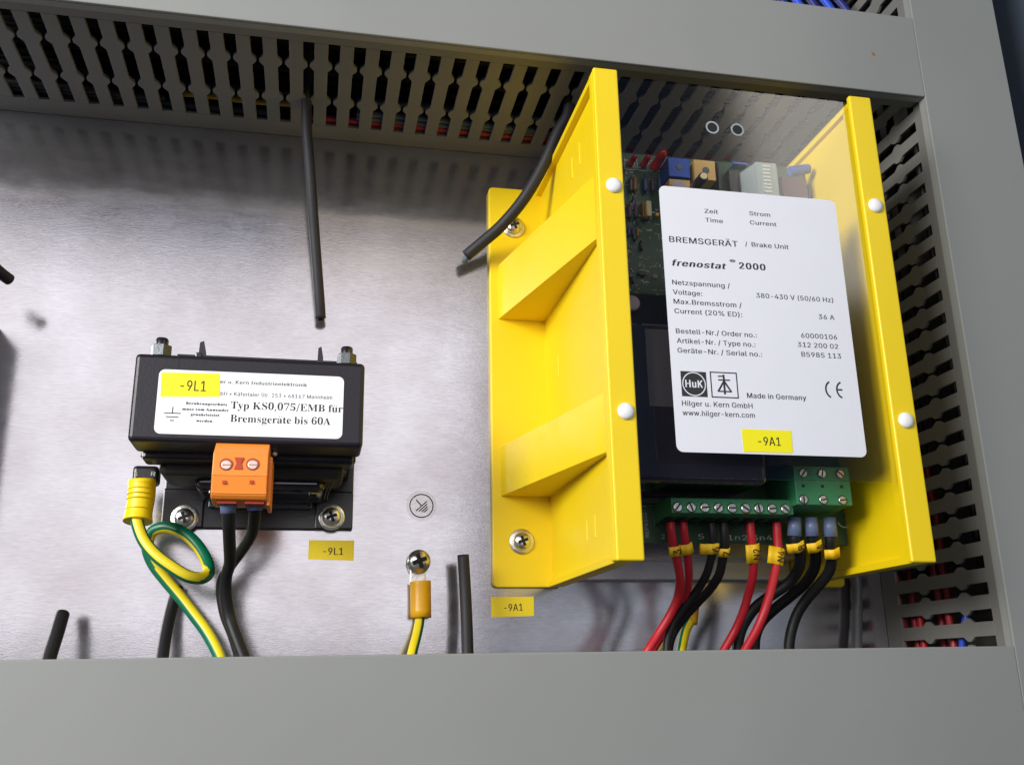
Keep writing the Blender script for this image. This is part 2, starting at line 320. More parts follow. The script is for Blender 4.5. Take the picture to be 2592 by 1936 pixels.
'S': (219,[(110,-4,85,-2,63,5,45,15,31,30,23,47,19,67,51,67,54,54,61,43,70,35,82,29,95,25,110,24,126,26,141,30,153,36,162,45,168,56,170,68,168,79,163,88,155,95,145,101,134,105,120,109,90,118,63,128,42,142,30,160,26,183,28,203,37,220,50,234,68,245,88,251,112,253,135,251,155,245,172,234,185,220,194,204,197,186,166,186,160,202,148,215,131,223,111,225,95,224,82,220,71,214,63,206,58,196,57,185,58,173,64,164,73,157,83,151,94,147,104,144,130,137,141,134,153,130,165,124,176,117,186,108,194,97,199,84,201,68,198,49,190,31,177,16,159,5,136,-2)]),
'T': (220,[(16,222,16,250,205,250,205,222,126,222,126,0,95,0,95,222)]),
'U': (254,[(127,-4,100,-1,76,8,56,21,42,39,33,61,30,85,30,250,61,250,61,88,63,71,69,56,79,43,92,33,108,27,127,25,146,27,163,33,175,43,185,56,191,71,193,88,193,250,225,250,225,85,222,61,213,39,198,21,179,8,155,-1)]),
'V': (236,[(100,0,8,250,41,250,94,101,100,87,106,68,113,44,122,15,115,15,124,44,131,68,137,87,142,101,194,250,228,250,137,0)]),
'Z': (215,[(20,0,20,23,134,189,142,200,150,212,159,223,167,234,171,223,156,223,140,222,125,222,110,222,20,222,20,250,195,250,195,227,83,63,74,51,66,40,57,28,48,16,44,27,60,27,75,28,90,28,105,28,196,28,196,0)]),
'a': (191,[(79,-4,62,-3,46,2,33,11,23,22,17,36,15,53,17,68,21,79,29,88,38,95,49,100,62,104,75,106,88,108,103,110,115,111,124,113,130,115,134,119,135,125,135,126,134,137,131,146,126,153,118,158,108,161,96,163,84,162,73,158,65,154,58,148,53,141,49,135,20,143,28,158,39,170,51,179,65,184,80,188,95,189,106,188,117,186,129,183,140,177,150,169,158,157,164,142,165,123,165,0,136,0,136,26,134,26,130,19,124,12,116,6,106,1,93,-3),(84,22,99,24,112,29,122,36,129,46,134,57,135,68,135,93,133,91,128,89,121,88,114,86,106,85,98,84,92,83,86,83,76,81,66,78,57,74,51,68,47,61,45,52,46,43,50,35,56,30,64,26,73,23)]),
'b': (209,[(113,-4,97,-3,85,2,75,8,68,15,62,23,58,29,55,29,55,0,26,0,26,250,56,250,56,157,58,157,62,163,68,170,75,177,84,183,97,187,113,189,135,186,154,177,170,163,182,144,189,120,192,93,189,65,182,42,170,22,154,8,135,-1),(108,23,124,25,137,32,148,43,155,57,160,74,161,93,160,112,155,128,148,142,137,153,124,160,108,162,92,160,79,153,69,143,61,129,57,112,55,93,57,74,61,57,69,42,79,32,93,25)]),
'c': (194,[(102,-4,78,-1,57,8,40,23,28,42,19,65,17,92,19,119,28,143,40,162,57,177,78,186,102,189,115,188,128,185,139,181,150,175,159,167,167,158,173,148,178,136,149,129,146,136,143,142,138,148,133,153,126,157,119,160,111,161,102,162,85,160,71,152,61,141,53,127,49,110,47,92,49,74,53,58,61,43,71,32,85,25,102,23,111,23,119,25,127,28,133,32,139,38,143,44,147,50,149,58,178,50,174,38,168,28,160,18,151,10,140,4,128,0,115,-3)]),
'd': (209,[(96,-4,74,-1,55,8,39,22,27,42,19,65,17,93,19,120,27,144,39,163,55,177,74,186,96,189,112,187,124,183,134,177,141,170,147,163,151,157,153,157,153,250,183,250,183,0,154,0,154,29,151,29,147,23,141,15,134,8,124,2,112,-3),(101,23,116,25,129,32,140,42,147,57,152,74,153,93,152,112,147,129,140,143,129,153,116,160,101,162,84,160,71,153,61,142,53,128,49,112,47,93,49,74,53,57,61,43,71,32,85,25)]),
'e': (198,[(104,-4,79,-1,57,8,40,23,27,42,19,65,17,92,19,119,27,142,40,162,57,177,77,186,101,189,116,188,131,184,144,177,157,168,167,155,176,139,181,119,182,95,182,83,37,83,37,109,166,109,152,99,151,117,146,132,139,145,129,154,116,160,101,162,85,160,72,154,61,145,54,132,49,119,47,104,47,87,49,68,54,52,63,39,74,30,88,25,104,23,115,23,125,26,133,30,140,36,146,43,150,52,179,45,174,31,165,19,153,10,139,2,123,-2)]),
'f': (125,[(112,186,112,161,3,161,3,186),(40,0,40,212,41,227,47,239,56,248,66,255,79,259,92,260,102,260,109,259,115,257,119,256,112,230,109,231,106,232,101,233,96,233,84,231,76,226,71,217,70,206,70,0)]),
'g': (209,[(102,-74,82,-73,66,-69,52,-62,40,-54,32,-45,25,-34,50,-20,54,-26,60,-32,67,-38,76,-43,87,-47,102,-48,122,-45,139,-37,149,-23,153,-3,153,34,151,34,146,27,141,20,134,14,124,8,112,4,96,2,74,5,55,13,39,26,27,44,19,67,17,94,19,121,27,144,39,163,55,177,74,186,96,189,112,188,125,183,134,177,142,170,147,163,151,157,154,157,154,186,183,186,183,-4,180,-26,172,-44,159,-58,143,-67,123,-72),(101,29,116,31,130,37,140,46,147,59,152,76,154,95,152,113,147,130,140,143,130,153,117,160,101,162,85,160,71,153,61,143,53,129,49,113,47,95,49,76,53,60,61,47,71,37,85,31)]),
'h': (202,[(56,111,56,0,26,0,26,250,56,250,56,141,50,141,61,163,75,178,92,186,112,189,130,187,145,181,158,171,167,158,173,140,176,118,176,0,145,0,145,116,143,135,134,150,121,159,103,162,90,160,79,156,69,149,62,139,57,126)]),
'i': (82,[(26,0,26,186,56,186,56,0),(41,218,33,219,26,223,22,230,20,237,22,245,26,252,33,256,41,257,49,256,56,252,61,245,62,237,61,230,56,223,49,219)]),
'k': (187,[(54,67,54,104,59,104,140,186,177,186,90,98,87,98),(26,0,26,250,56,250,56,0),(144,0,73,91,94,112,183,0)]),
'l': (93,[(68,-1,50,2,36,10,28,23,26,41,26,250,56,250,56,48,57,38,59,31,64,27,72,26,76,26,79,26,81,26,83,27,89,1,85,0,79,0,74,-1)]),
'm': (300,[(26,0,26,186,55,186,55,145,53,145,58,159,65,170,74,179,85,185,96,189,108,190,126,187,141,177,152,163,158,145,154,145,158,158,166,169,175,178,187,184,200,188,215,190,230,188,244,183,256,174,266,161,272,145,274,125,274,0,244,0,244,125,241,142,232,154,220,160,206,162,194,161,184,157,176,151,170,143,166,133,165,121,165,0,135,0,135,128,132,142,124,153,113,160,98,162,87,161,77,157,69,151,62,142,57,131,56,117,56,0)]),
'n': (201,[(56,111,56,0,26,0,26,186,55,186,55,141,50,141,61,163,75,178,92,186,112,189,130,187,145,181,158,171,167,158,173,140,176,118,176,0,145,0,145,116,143,135,134,150,121,159,103,162,90,160,79,156,69,149,62,139,57,126)]),
'o': (204,[(102,-4,78,-1,57,8,40,23,28,42,19,65,17,92,19,119,28,143,40,162,57,177,78,186,102,189,126,186,147,177,164,162,177,143,185,119,187,92,185,65,177,42,164,23,147,8,126,-1),(102,23,119,25,133,32,143,43,151,58,155,74,157,92,155,110,151,127,143,141,133,152,119,160,102,162,85,160,71,152,61,141,53,127,49,110,47,92,49,74,53,58,61,43,71,32,85,25)]),
'p': (209,[(26,-70,26,186,55,186,55,157,58,157,62,163,67,170,75,177,84,183,97,187,113,189,135,186,154,177,170,163,182,144,189,120,192,93,189,65,182,42,170,22,154,8,135,-1,113,-4,97,-3,85,2,75,8,68,15,62,23,58,29,56,29,56,-70),(108,23,124,25,137,32,148,43,155,57,160,74,161,93,160,112,155,128,148,142,137,153,124,160,108,162,92,160,79,153,69,143,61,129,57,112,55,93,57,74,61,57,69,42,79,32,93,25)]),
'r': (127,[(26,0,26,186,55,186,55,158,57,158,64,170,75,180,89,187,105,189,108,189,113,189,117,189,120,189,120,158,117,159,113,159,108,160,102,160,89,159,78,155,69,148,62,139,57,129,56,116,56,0)]),
's': (179,[(89,-4,71,-3,55,2,41,9,30,19,22,31,17,46,46,52,52,39,61,30,74,24,89,22,107,24,120,31,129,40,132,51,130,59,125,67,116,72,104,76,73,84,51,91,35,102,26,117,23,135,25,150,32,163,43,174,57,182,73,187,92,189,110,187,125,183,137,176,147,167,154,155,159,142,132,136,127,146,119,155,108,161,92,163,77,161,64,156,56,147,53,136,55,127,61,120,71,114,84,110,113,103,135,95,151,84,160,70,163,52,160,37,154,23,142,12,128,3,110,-2)]),
't': (112,[(100,186,100,161,3,161,3,186),(32,232,62,232,62,48,63,37,67,30,74,26,84,24,87,25,91,25,95,26,99,26,105,1,100,0,94,-1,88,-2,83,-2,61,1,45,10,35,26,32,46)]),
'u': (202,[(90,-3,72,-1,56,5,44,15,34,29,28,47,26,68,26,186,56,186,56,71,59,51,67,37,81,28,98,25,111,26,122,30,132,38,139,48,144,60,145,75,145,186,176,186,176,0,146,0,146,45,151,45,140,23,126,8,109,0)]),
'w': (279,[(68,0,11,186,43,186,66,105,70,87,76,67,81,45,86,20,81,20,86,44,91,66,96,86,101,105,124,186,156,186,178,105,182,87,188,67,193,45,198,20,192,20,198,44,203,66,208,87,213,105,236,186,268,186,211,0,181,0,157,84,153,97,150,111,146,124,143,138,139,152,136,166,143,166,139,152,136,138,133,124,129,110,125,97,122,84,98,0)]),
'x': (186,[(10,0,84,107,84,84,14,186,49,186,72,150,81,137,88,124,95,113,102,101,86,101,93,113,99,124,106,137,115,150,138,186,173,186,103,83,103,105,176,0,141,0,113,42,105,55,98,67,92,78,85,89,101,89,94,78,88,67,81,55,73,42,45,0)]),
'y': (191,[(23,-68,30,-42,35,-43,43,-44,51,-44,58,-41,64,-36,69,-29,74,-17,80,-1,9,186,41,186,81,76,87,59,92,43,96,26,101,10,90,10,95,26,99,43,104,59,110,76,150,186,183,186,100,-29,94,-42,87,-53,78,-61,68,-67,57,-70,45,-71,38,-71,32,-70,27,-69)]),
'z': (187,[(20,0,20,22,125,157,125,159,23,159,23,186,163,186,163,163,62,30,62,28,166,28,166,0)]),
'®': (228,[(114,58,94,60,76,66,59,75,45,87,33,101,24,118,18,136,16,156,18,175,24,194,33,210,45,225,59,237,76,246,94,251,114,253,133,251,152,246,168,237,183,225,195,210,204,194,210,175,211,156,210,136,204,118,195,101,183,87,168,75,152,66,133,60),(114,82,133,84,151,92,166,103,178,118,185,136,188,156,185,175,178,193,166,208,151,220,133,227,114,230,94,227,77,220,61,208,50,193,42,175,40,156,42,136,50,118,61,103,77,92,94,84),(134,111,112,153,134,153,157,111),(79,111,79,201,124,201,130,200,137,198,143,194,148,188,152,181,153,172,152,163,148,155,143,149,136,145,130,142,123,141,91,141,91,157,117,157,122,158,126,160,130,165,131,172,130,179,126,183,122,185,118,186,100,186,100,111)]),
'Ä': (236,[(8,0,99,250,136,250,228,0,194,0,141,149,136,164,130,183,123,206,114,235,120,235,112,206,105,182,99,164,94,149,42,0),(54,70,54,98,182,98,182,70),(153,281,146,283,139,287,135,293,133,301,135,309,139,315,146,319,153,321,161,319,167,315,172,309,173,301,172,293,167,287,161,283),(83,281,75,283,68,287,64,293,63,301,64,309,68,315,75,319,83,321,90,319,97,315,101,309,102,301,101,293,97,287,90,283)]),
'ä': (191,[(79,-4,62,-3,46,2,33,11,23,22,17,36,15,53,17,68,21,79,29,88,38,95,49,100,62,104,75,106,88,108,103,110,115,111,124,113,130,115,134,119,135,125,135,126,134,137,131,146,126,153,118,158,108,161,96,163,84,162,73,158,65,154,58,148,53,141,49,135,20,143,28,158,39,170,51,179,65,184,80,188,95,189,106,188,117,186,129,183,140,177,150,169,158,157,164,142,165,123,165,0,136,0,136,26,134,26,130,19,124,12,116,6,106,1,93,-3),(84,22,99,24,112,29,122,36,129,46,134,57,135,68,135,93,133,91,128,89,121,88,114,86,106,85,98,84,92,83,86,83,76,81,66,78,57,74,51,68,47,61,45,52,46,43,50,35,56,30,64,26,73,23),(128,218,121,219,114,223,110,230,108,237,110,245,114,251,121,256,128,257,136,256,142,251,147,245,148,237,147,230,142,223,136,219),(58,218,50,219,44,223,39,230,38,237,39,245,44,251,50,256,58,257,65,256,72,251,76,245,78,237,76,230,72,223,65,219)]),
'•': (191,[(95,45,81,47,68,53,57,61,49,72,44,85,42,99,44,113,49,126,57,137,68,146,81,151,95,153,110,151,123,146,133,137,142,126,147,113,149,99,147,85,142,72,133,61,123,53,110,47)]),
}
SERIF = {
'0': (206,[(103,-4,73,1,50,13,33,34,21,61,15,94,13,132,15,170,21,203,33,230,50,250,73,262,103,266,132,262,155,250,172,230,184,203,191,170,193,132,191,94,184,61,172,34,155,13,132,1),(103,20,120,28,130,50,135,85,136,132,135,178,130,213,120,235,103,242,86,235,76,213,71,178,70,132,71,85,76,50,86,28)]),
'5': (206,[(90,-4,65,-2,46,3,32,10,22,19,17,30,15,41,17,52,23,60,32,65,44,66,45,56,48,46,53,36,61,29,71,24,85,22,96,23,107,27,116,35,124,46,128,61,130,81,127,105,117,122,101,132,80,135,67,135,57,133,48,131,39,129,22,135,34,263,173,263,175,196,154,196,151,208,149,214,146,219,141,221,134,222,57,222,52,154,59,156,69,158,81,159,92,160,130,155,160,140,180,115,186,81,184,59,178,41,168,26,155,15,140,6,124,1,107,-3)]),
'6': (206,[(108,-4,82,0,60,10,42,27,28,51,19,82,17,121,18,151,23,178,31,203,42,224,57,242,75,255,97,264,121,266,143,265,160,261,172,254,180,246,185,236,187,226,184,215,177,206,163,199,142,197,142,208,140,219,138,229,133,238,127,243,118,245,99,238,84,219,73,189,68,148,77,152,88,157,102,160,119,161,149,156,173,141,188,117,193,85,187,49,171,21,145,2),(109,21,121,24,131,35,137,54,139,81,137,107,130,125,120,135,106,139,95,137,84,133,75,127,68,121,72,75,80,44,93,27)]),
'7': (206,[(61,0,159,223,62,223,47,218,40,204,38,185,16,185,18,263,194,263,194,245,92,0)]),
'A': (239,[(-5,0,-5,10,5,12,13,17,20,26,27,41,113,255,123,255,210,47,218,30,225,19,233,12,243,10,243,0,125,0,125,10,148,14,155,25,154,32,149,45,138,72,57,72,43,39,42,36,41,32,41,29,41,26,48,14,68,10,70,10,70,0),(62,88,132,88,97,175)]),
'B': (242,[(9,0,9,10,25,12,34,18,39,28,41,45,41,202,40,216,38,226,34,233,28,237,20,239,8,240,8,249,121,249,193,235,217,192,202,155,157,135,211,113,229,72,223,42,203,19,172,5,130,0),(100,138,103,138,128,141,144,149,153,165,156,189,154,211,148,226,136,235,118,238,108,236,103,233,101,226,100,214),(121,13,142,17,155,27,162,45,165,70,162,96,152,114,134,123,108,127,100,127,100,36,101,25,104,18,111,14)]),
'E': (242,[(8,0,8,9,24,11,34,16,39,26,41,43,41,202,39,222,34,233,24,238,9,240,9,249,219,249,219,175,210,175,202,204,186,223,162,233,127,236,117,236,109,235,105,232,102,228,101,222,100,213,100,135,106,135,127,138,142,147,152,164,158,189,167,189,167,65,157,65,155,84,150,99,142,110,132,117,119,121,102,122,100,122,100,37,101,26,105,19,113,16,126,15,151,17,172,21,189,29,203,41,215,57,225,78,235,78,220,0)]),
'K': (280,[(9,0,9,10,25,12,35,17,40,28,41,44,41,208,40,223,34,232,25,238,9,240,9,249,133,249,133,240,121,239,112,237,106,233,103,227,101,219,100,208,100,128,176,205,187,218,191,229,183,238,159,240,159,249,266,249,266,240,261,240,227,230,189,198,148,156,254,25,260,18,267,14,274,11,284,10,284,0,154,0,154,10,161,10,168,10,173,10,176,11,181,15,183,19,180,26,173,36,109,117,100,109,100,44,102,28,107,17,117,12,133,10,133,0)]),
'M': (347,[(8,0,8,10,23,12,34,17,39,27,41,43,41,209,41,220,39,228,35,233,29,237,20,239,8,240,8,249,101,249,174,78,246,249,338,249,338,240,323,237,314,232,309,222,307,207,307,47,308,33,309,23,313,17,319,13,327,11,338,10,338,0,217,0,217,10,228,11,237,14,243,18,247,24,248,33,249,46,249,219,158,0,148,0,58,213,58,44,60,26,65,16,76,11,93,10,93,0)]),
'S': (214,[(24,-6,24,86,34,86,45,52,61,27,82,13,108,8,127,11,141,20,150,33,153,49,145,71,123,88,89,105,61,121,42,138,31,158,27,182,30,203,37,221,48,235,63,246,81,253,101,255,113,255,126,253,140,250,155,245,157,245,160,244,162,244,164,244,172,247,176,255,186,255,186,175,177,175,170,194,161,211,149,225,136,235,121,241,106,244,90,241,77,234,68,222,65,208,68,195,75,184,87,175,103,166,139,149,159,139,174,128,185,116,192,103,196,89,197,73,194,51,186,32,172,16,154,4,131,-3,105,-6,96,-5,87,-4,78,-2,69,0,60,3,54,5,49,6,46,7,41,6,38,4,36,0,33,-6)]),
'T': (232,[(50,0,50,10,67,11,78,17,83,27,85,44,85,237,82,237,56,233,36,221,22,201,16,174,6,174,6,249,225,249,225,174,216,174,195,221,147,237,144,237,144,44,146,27,151,17,162,11,180,10,180,0)]),
'a': (188,[(139,-6,118,1,110,19,83,1,52,-5,35,-2,22,6,14,19,11,35,17,57,35,75,65,90,109,104,109,132,107,145,102,155,94,160,81,162,63,159,57,150,58,147,62,141,66,133,67,127,66,118,60,111,52,106,42,105,32,106,24,111,20,119,18,130,20,142,27,153,38,162,52,169,69,173,89,174,122,171,144,160,156,142,160,115,160,34,161,26,162,22,163,20,167,19,171,20,176,23,180,15,161,0),(83,18,88,19,95,22,102,28,109,35,109,93,76,76,65,46,69,25)]),
'b': (198,[(24,-6,24,213,23,227,20,235,14,239,4,241,4,249,76,249,76,153,96,169,121,174,139,172,155,164,169,151,179,134,185,114,187,91,185,64,177,41,164,22,148,7,128,-2,105,-6,81,0,57,15,29,-6),(100,8,117,13,127,27,132,52,134,88,132,117,127,137,116,149,101,153,93,152,85,148,79,141,76,132,76,38,82,15)]),
'c': (161,[(85,-6,65,-3,47,6,32,19,21,37,13,58,11,82,13,107,22,130,35,148,52,163,73,172,96,175,119,172,137,163,148,150,152,134,150,125,146,118,139,113,130,112,113,118,107,137,108,140,108,143,108,146,108,149,104,159,93,163,69,148,61,103,65,67,75,42,91,26,112,21,131,26,149,39,156,33,125,4)]),
'd': (203,[(77,-6,58,-3,42,6,29,19,19,36,13,57,11,81,13,107,20,130,30,149,45,163,61,172,80,174,103,169,122,153,122,220,121,229,116,236,108,239,96,241,96,249,175,249,175,41,176,30,178,22,183,18,194,15,194,6,161,3,122,-6,122,21,103,1),(94,15,102,17,111,23,118,31,122,42,122,132,119,141,113,148,105,152,95,154,81,150,71,137,66,115,64,84,66,54,71,32,80,20)]),
'e': (165,[(84,-6,64,-3,46,6,32,19,20,38,13,60,11,86,13,110,21,132,32,149,48,163,66,172,86,174,114,169,136,153,150,128,155,95,155,91,64,91,76,40,109,23,130,29,148,47,156,40,125,6),(64,105,110,105,110,118,109,138,106,152,99,160,88,163,70,150,64,111)]),
'f': (117,[(8,0,8,9,16,10,22,12,25,15,27,19,28,26,29,40,29,152,9,152,9,170,29,170,29,194,33,219,46,239,67,251,95,255,116,252,131,244,141,233,144,219,143,209,138,201,131,196,123,195,114,196,107,200,103,206,101,214,102,222,106,230,106,232,107,234,108,236,108,237,106,241,99,243,89,241,84,235,82,226,81,214,81,170,111,170,111,152,81,152,81,36,82,22,86,14,95,10,109,9,109,0)]),
'g': (179,[(80,-77,49,-74,26,-67,12,-55,8,-41,15,-25,38,-14,19,0,13,17,15,29,23,40,37,51,56,60,23,82,12,116,15,133,22,147,33,158,48,167,66,173,86,174,107,172,128,167,174,167,174,147,147,147,156,130,160,111,158,96,151,83,141,72,128,63,112,58,94,56,90,56,86,57,82,57,78,57,69,56,62,52,57,46,55,39,61,30,77,27,96,27,122,26,142,22,156,16,166,7,171,-5,173,-20,167,-44,149,-62,120,-73),(86,68,97,71,104,80,108,95,109,116,108,137,104,151,97,160,86,163,75,160,68,151,64,137,63,116,64,95,68,80,75,71),(88,-64,130,-57,144,-36,142,-28,137,-23,127,-20,112,-19,53,-19,43,-28,40,-40,43,-49,52,-57,67,-62)]),
'h': (209,[(10,0,10,9,19,10,25,14,28,21,29,31,29,219,28,228,25,235,20,239,10,241,10,249,81,249,81,146,104,167,133,174,169,160,181,116,181,31,182,21,185,14,190,10,199,9,199,0,111,0,111,9,113,9,125,14,129,31,129,119,128,132,125,141,120,147,111,149,95,144,81,129,81,31,82,21,84,14,90,10,99,9,99,0)]),
'i': (109,[(55,198,44,200,36,206,30,215,28,226,30,237,36,246,44,252,55,254,66,252,75,246,81,237,83,226,81,215,75,206,66,200),(10,0,10,9,19,10,25,14,28,20,29,31,29,138,28,149,26,156,20,159,11,161,11,170,81,170,81,31,82,21,85,14,90,11,99,9,99,0)]),
'l': (109,[(10,0,10,9,19,10,25,14,28,20,29,31,29,218,28,228,26,235,21,239,11,241,11,249,81,249,81,31,82,21,85,14,90,11,99,9,99,0)]),
'm': (304,[(10,0,10,9,19,10,25,14,28,21,29,31,29,139,28,149,25,155,20,160,10,161,10,170,80,170,80,145,103,167,130,174,160,167,176,143,200,167,229,174,264,160,276,116,276,31,277,21,279,14,285,10,294,9,294,0,207,0,207,9,215,10,221,14,224,21,224,31,224,119,224,132,221,141,216,147,207,149,191,144,178,130,178,31,179,21,181,14,186,10,195,9,195,0,109,0,109,9,118,10,123,14,126,21,127,31,127,119,126,132,124,141,118,147,109,149,93,144,80,129,80,31,81,21,84,15,89,11,97,9,97,0)]),
'n': (209,[(10,0,10,9,19,10,25,14,28,21,29,31,29,139,28,149,25,155,20,160,10,161,10,170,81,170,81,146,104,167,133,174,169,160,181,116,181,31,182,21,185,14,190,10,199,9,199,0,111,0,111,9,113,9,125,14,129,31,129,119,128,132,125,141,120,147,111,149,95,144,81,129,81,31,82,21,84,14,90,10,99,9,99,0)]),
'o': (184,[(92,-6,69,-3,49,6,33,20,21,38,13,60,10,84,13,109,21,131,33,149,49,163,69,172,92,174,115,172,134,163,151,149,163,131,171,109,174,84,171,59,163,38,151,20,134,6,115,-3),(92,6,106,10,114,21,117,31,119,45,120,62,120,84,119,125,114,148,105,160,92,164,79,160,70,148,66,124,64,85,64,63,65,45,67,31,70,21,79,10)]),
'p': (203,[(10,-76,10,-68,17,-67,22,-64,25,-60,28,-55,28,-47,29,-35,29,133,28,147,25,155,20,159,11,162,11,170,78,170,78,144,99,167,126,175,145,172,160,163,174,150,183,132,190,111,192,88,190,62,183,40,173,21,160,6,143,-3,124,-6,100,0,81,18,81,-32,82,-45,83,-54,86,-61,91,-64,99,-66,108,-67,108,-76),(107,15,122,20,131,32,137,54,138,85,137,114,132,136,123,148,109,152,93,146,81,129,81,38,92,21)]),
'r': (157,[(10,0,10,9,19,10,25,14,28,20,29,31,29,138,28,150,25,156,20,159,11,161,11,170,80,170,80,138,90,154,102,165,115,172,128,174,141,172,151,167,157,157,159,146,157,136,152,128,145,123,136,122,127,123,122,126,117,131,113,137,109,141,103,142,96,140,89,132,83,120,82,105,82,31,83,20,87,14,95,10,108,9,108,0)]),
's': (158,[(83,-6,67,-3,47,3,44,4,40,5,33,2,28,-5,20,-5,20,58,29,58,36,37,47,21,61,11,77,8,89,10,98,15,103,22,105,32,100,46,85,57,59,71,42,81,30,93,23,106,20,121,24,142,36,159,54,171,77,175,84,174,91,173,99,171,109,169,111,168,113,168,115,167,117,167,122,169,126,175,134,175,134,121,125,121,118,139,108,152,95,160,82,162,71,161,64,157,59,150,57,142,59,134,63,127,70,122,80,116,105,104,121,94,132,83,139,69,141,52,137,28,125,10,106,-2)]),
't': (125,[(68,-5,49,-2,36,6,29,19,26,39,26,153,11,153,11,164,31,184,48,202,61,218,71,232,79,232,79,170,114,170,114,153,79,153,79,45,80,35,82,28,86,24,92,22,104,27,113,41,122,36,100,5)]),
'u': (205,[(72,-6,50,-2,36,9,28,28,25,53,25,136,24,147,22,155,16,159,6,161,6,170,78,170,78,40,79,32,83,25,89,21,97,20,112,24,125,36,125,136,124,148,121,155,115,160,104,161,104,170,177,170,177,38,178,28,181,21,187,18,197,16,197,7,164,4,125,-6,125,22,115,11,102,2,87,-4)]),
'v': (168,[(78,-6,21,136,16,146,12,154,7,159,-1,161,-1,170,90,170,90,161,85,161,74,159,71,151,71,149,71,147,101,67,129,138,131,145,132,149,127,158,111,161,111,170,167,170,167,162,158,158,152,153,147,145,142,133,88,-6)]),
'w': (238,[(67,-6,9,145,6,151,3,156,-1,159,-6,161,-6,170,76,170,76,161,70,160,65,158,63,156,63,151,63,149,63,146,64,142,65,138,91,70,116,129,110,146,107,153,104,158,99,160,92,162,92,170,177,170,177,161,166,158,162,151,162,150,162,147,163,145,163,144,184,77,209,140,211,146,212,151,211,155,208,158,203,160,195,162,195,170,244,170,244,162,237,160,233,156,229,150,226,141,167,-6,158,-6,122,108,77,-6)]),
'y': (164,[(29,-77,16,-75,6,-68,-1,-59,-4,-46,-2,-37,3,-29,10,-24,20,-22,28,-23,35,-27,39,-33,41,-42,41,-43,41,-45,41,-46,40,-48,42,-53,47,-54,54,-51,63,-40,67,-33,71,-24,74,-14,77,-3,20,137,17,145,13,151,11,155,8,157,4,160,-2,161,-3,161,-3,170,89,170,89,161,80,160,74,159,71,156,70,150,70,148,71,146,72,143,73,141,102,65,126,132,128,138,129,142,130,147,130,150,129,155,126,159,120,160,111,161,111,170,164,170,164,161,157,159,152,154,147,145,142,133,89,-13,80,-36,71,-52,62,-64,52,-72,41,-76)]),
'z': (160,[(7,0,7,8,92,157,70,157,52,155,40,149,30,137,24,118,14,118,17,170,150,170,150,159,69,14,84,14,106,16,122,24,133,38,142,59,151,59,147,0)]),
}

_cache = {}
def glyph(c, serif):
    tab = SERIF if serif and c in SERIF else SANS
    key = (c, tab is SERIF)
    if key not in _cache:
        a, loops = tab[c]; E = []
        for lp in loops:
            p = [(lp[i]/250, lp[i+1]/250) for i in range(0, len(lp), 2)]
            E += [(p[i], p[(i+1) % len(p)]) for i in range(len(p)) if p[i][1] != p[(i+1) % len(p)][1]]
        ys = {q[1] for e in E for q in e}
        for i, (p, q) in enumerate(E):
            for r, s_ in E[:i]:
                if max(p[0], q[0]) < min(r[0], s_[0]) or max(r[0], s_[0]) < min(p[0], q[0]): continue
                d = (q[0]-p[0])*(s_[1]-r[1])-(q[1]-p[1])*(s_[0]-r[0])
                if abs(d) < 1e-9: continue
                t = ((r[0]-p[0])*(s_[1]-r[1])-(r[1]-p[1])*(s_[0]-r[0]))/d
                u = ((r[0]-p[0])*(q[1]-p[1])-(r[1]-p[1])*(q[0]-p[0]))/d
                if 0 < t < 1 and 0 < u < 1: ys.add(p[1]+t*(q[1]-p[1]))
        ys = sorted(ys); vs, fs = [], []
        for y0, y1 in zip(ys, ys[1:]):
            if y1-y0 < 1e-5: continue
            cr = []
            for p, q in E:
                lo, hi = min(p[1], q[1]), max(p[1], q[1])
                if lo <= y0+1e-7 and hi >= y1-1e-7:
                    X = lambda y: p[0]+(q[0]-p[0])*(y-p[1])/(q[1]-p[1])
                    cr.append(((X(y0)+X(y1))/2, X(y0), X(y1), 1 if q[1] > p[1] else -1))
            cr.sort(); wn = 0
            for m_, xa, xb, dr in cr:
                if wn == 0: st = (xa, xb)
                wn += dr
                if wn == 0:
                    n = len(vs); vs += [(st[0], y0), (xa, y0), (xb, y1), (st[1], y1)]; fs.append((n, n+1, n+2, n+3))
        _cache[key] = (a/250, vs, fs)
    return _cache[key]
UML = {'\u00e4': 'a', '\u00fc': 'u'}
def lettering(mb, body, p0, p1, h, mi=0, bold=.035, shear=0, z=None, up=(0, 1, 0), serif=False):
    p0, p1 = Vector(p0), Vector(p1)
    if z is not None: p0.z = p1.z = z
    vs, fs, x = [], [], 0
    def put(g, dx, dy=0, k=0, sc=1):
        n = len(vs); vs.extend((dx+a*sc, dy+b*sc, k) for a, b in g[1]); fs.extend([i+n for i in f] for f in g[2])
    for c in body:
        if c == ' ': x += .38; continue
        base = UML.get(c, c) if serif else c
        g = glyph(base, serif)
        for k in range(3 if bold else 1): put(g, x+k*bold*.5, 0, k)
        if base != c:
            d = glyph('.', False)
            for o in (.14, .42): put(d, x+g[0]*.5-.30+o-.02, .86, 0, .8)
        x += g[0]+bold
    x0 = min(v[0] for v in vs); x1 = max(v[0] for v in vs)
    d = p1-p0; w = d.length; dx = d.normalized(); up = Vector(up); nz = dx.cross(up).normalized(); dy = nz.cross(dx)
    mb.add([p0 + dx*((a+shear*b*.8-x0)/(x1-x0)*w) + dy*(b*h) + nz*(k*.004) for a, b, k in vs], fs, mi)
def strokes(mb, segs, w, z, mi=0):
    for a, b in segs:
        a, b = Vector((a[0], a[1], z)), Vector((b[0], b[1], z)); d = (b-a).normalized(); n = Vector((-d.y, d.x, 0))*w/2
        mb.add([a-n, b-n, b+n, a+n], [(0, 1, 2, 3)], mi)
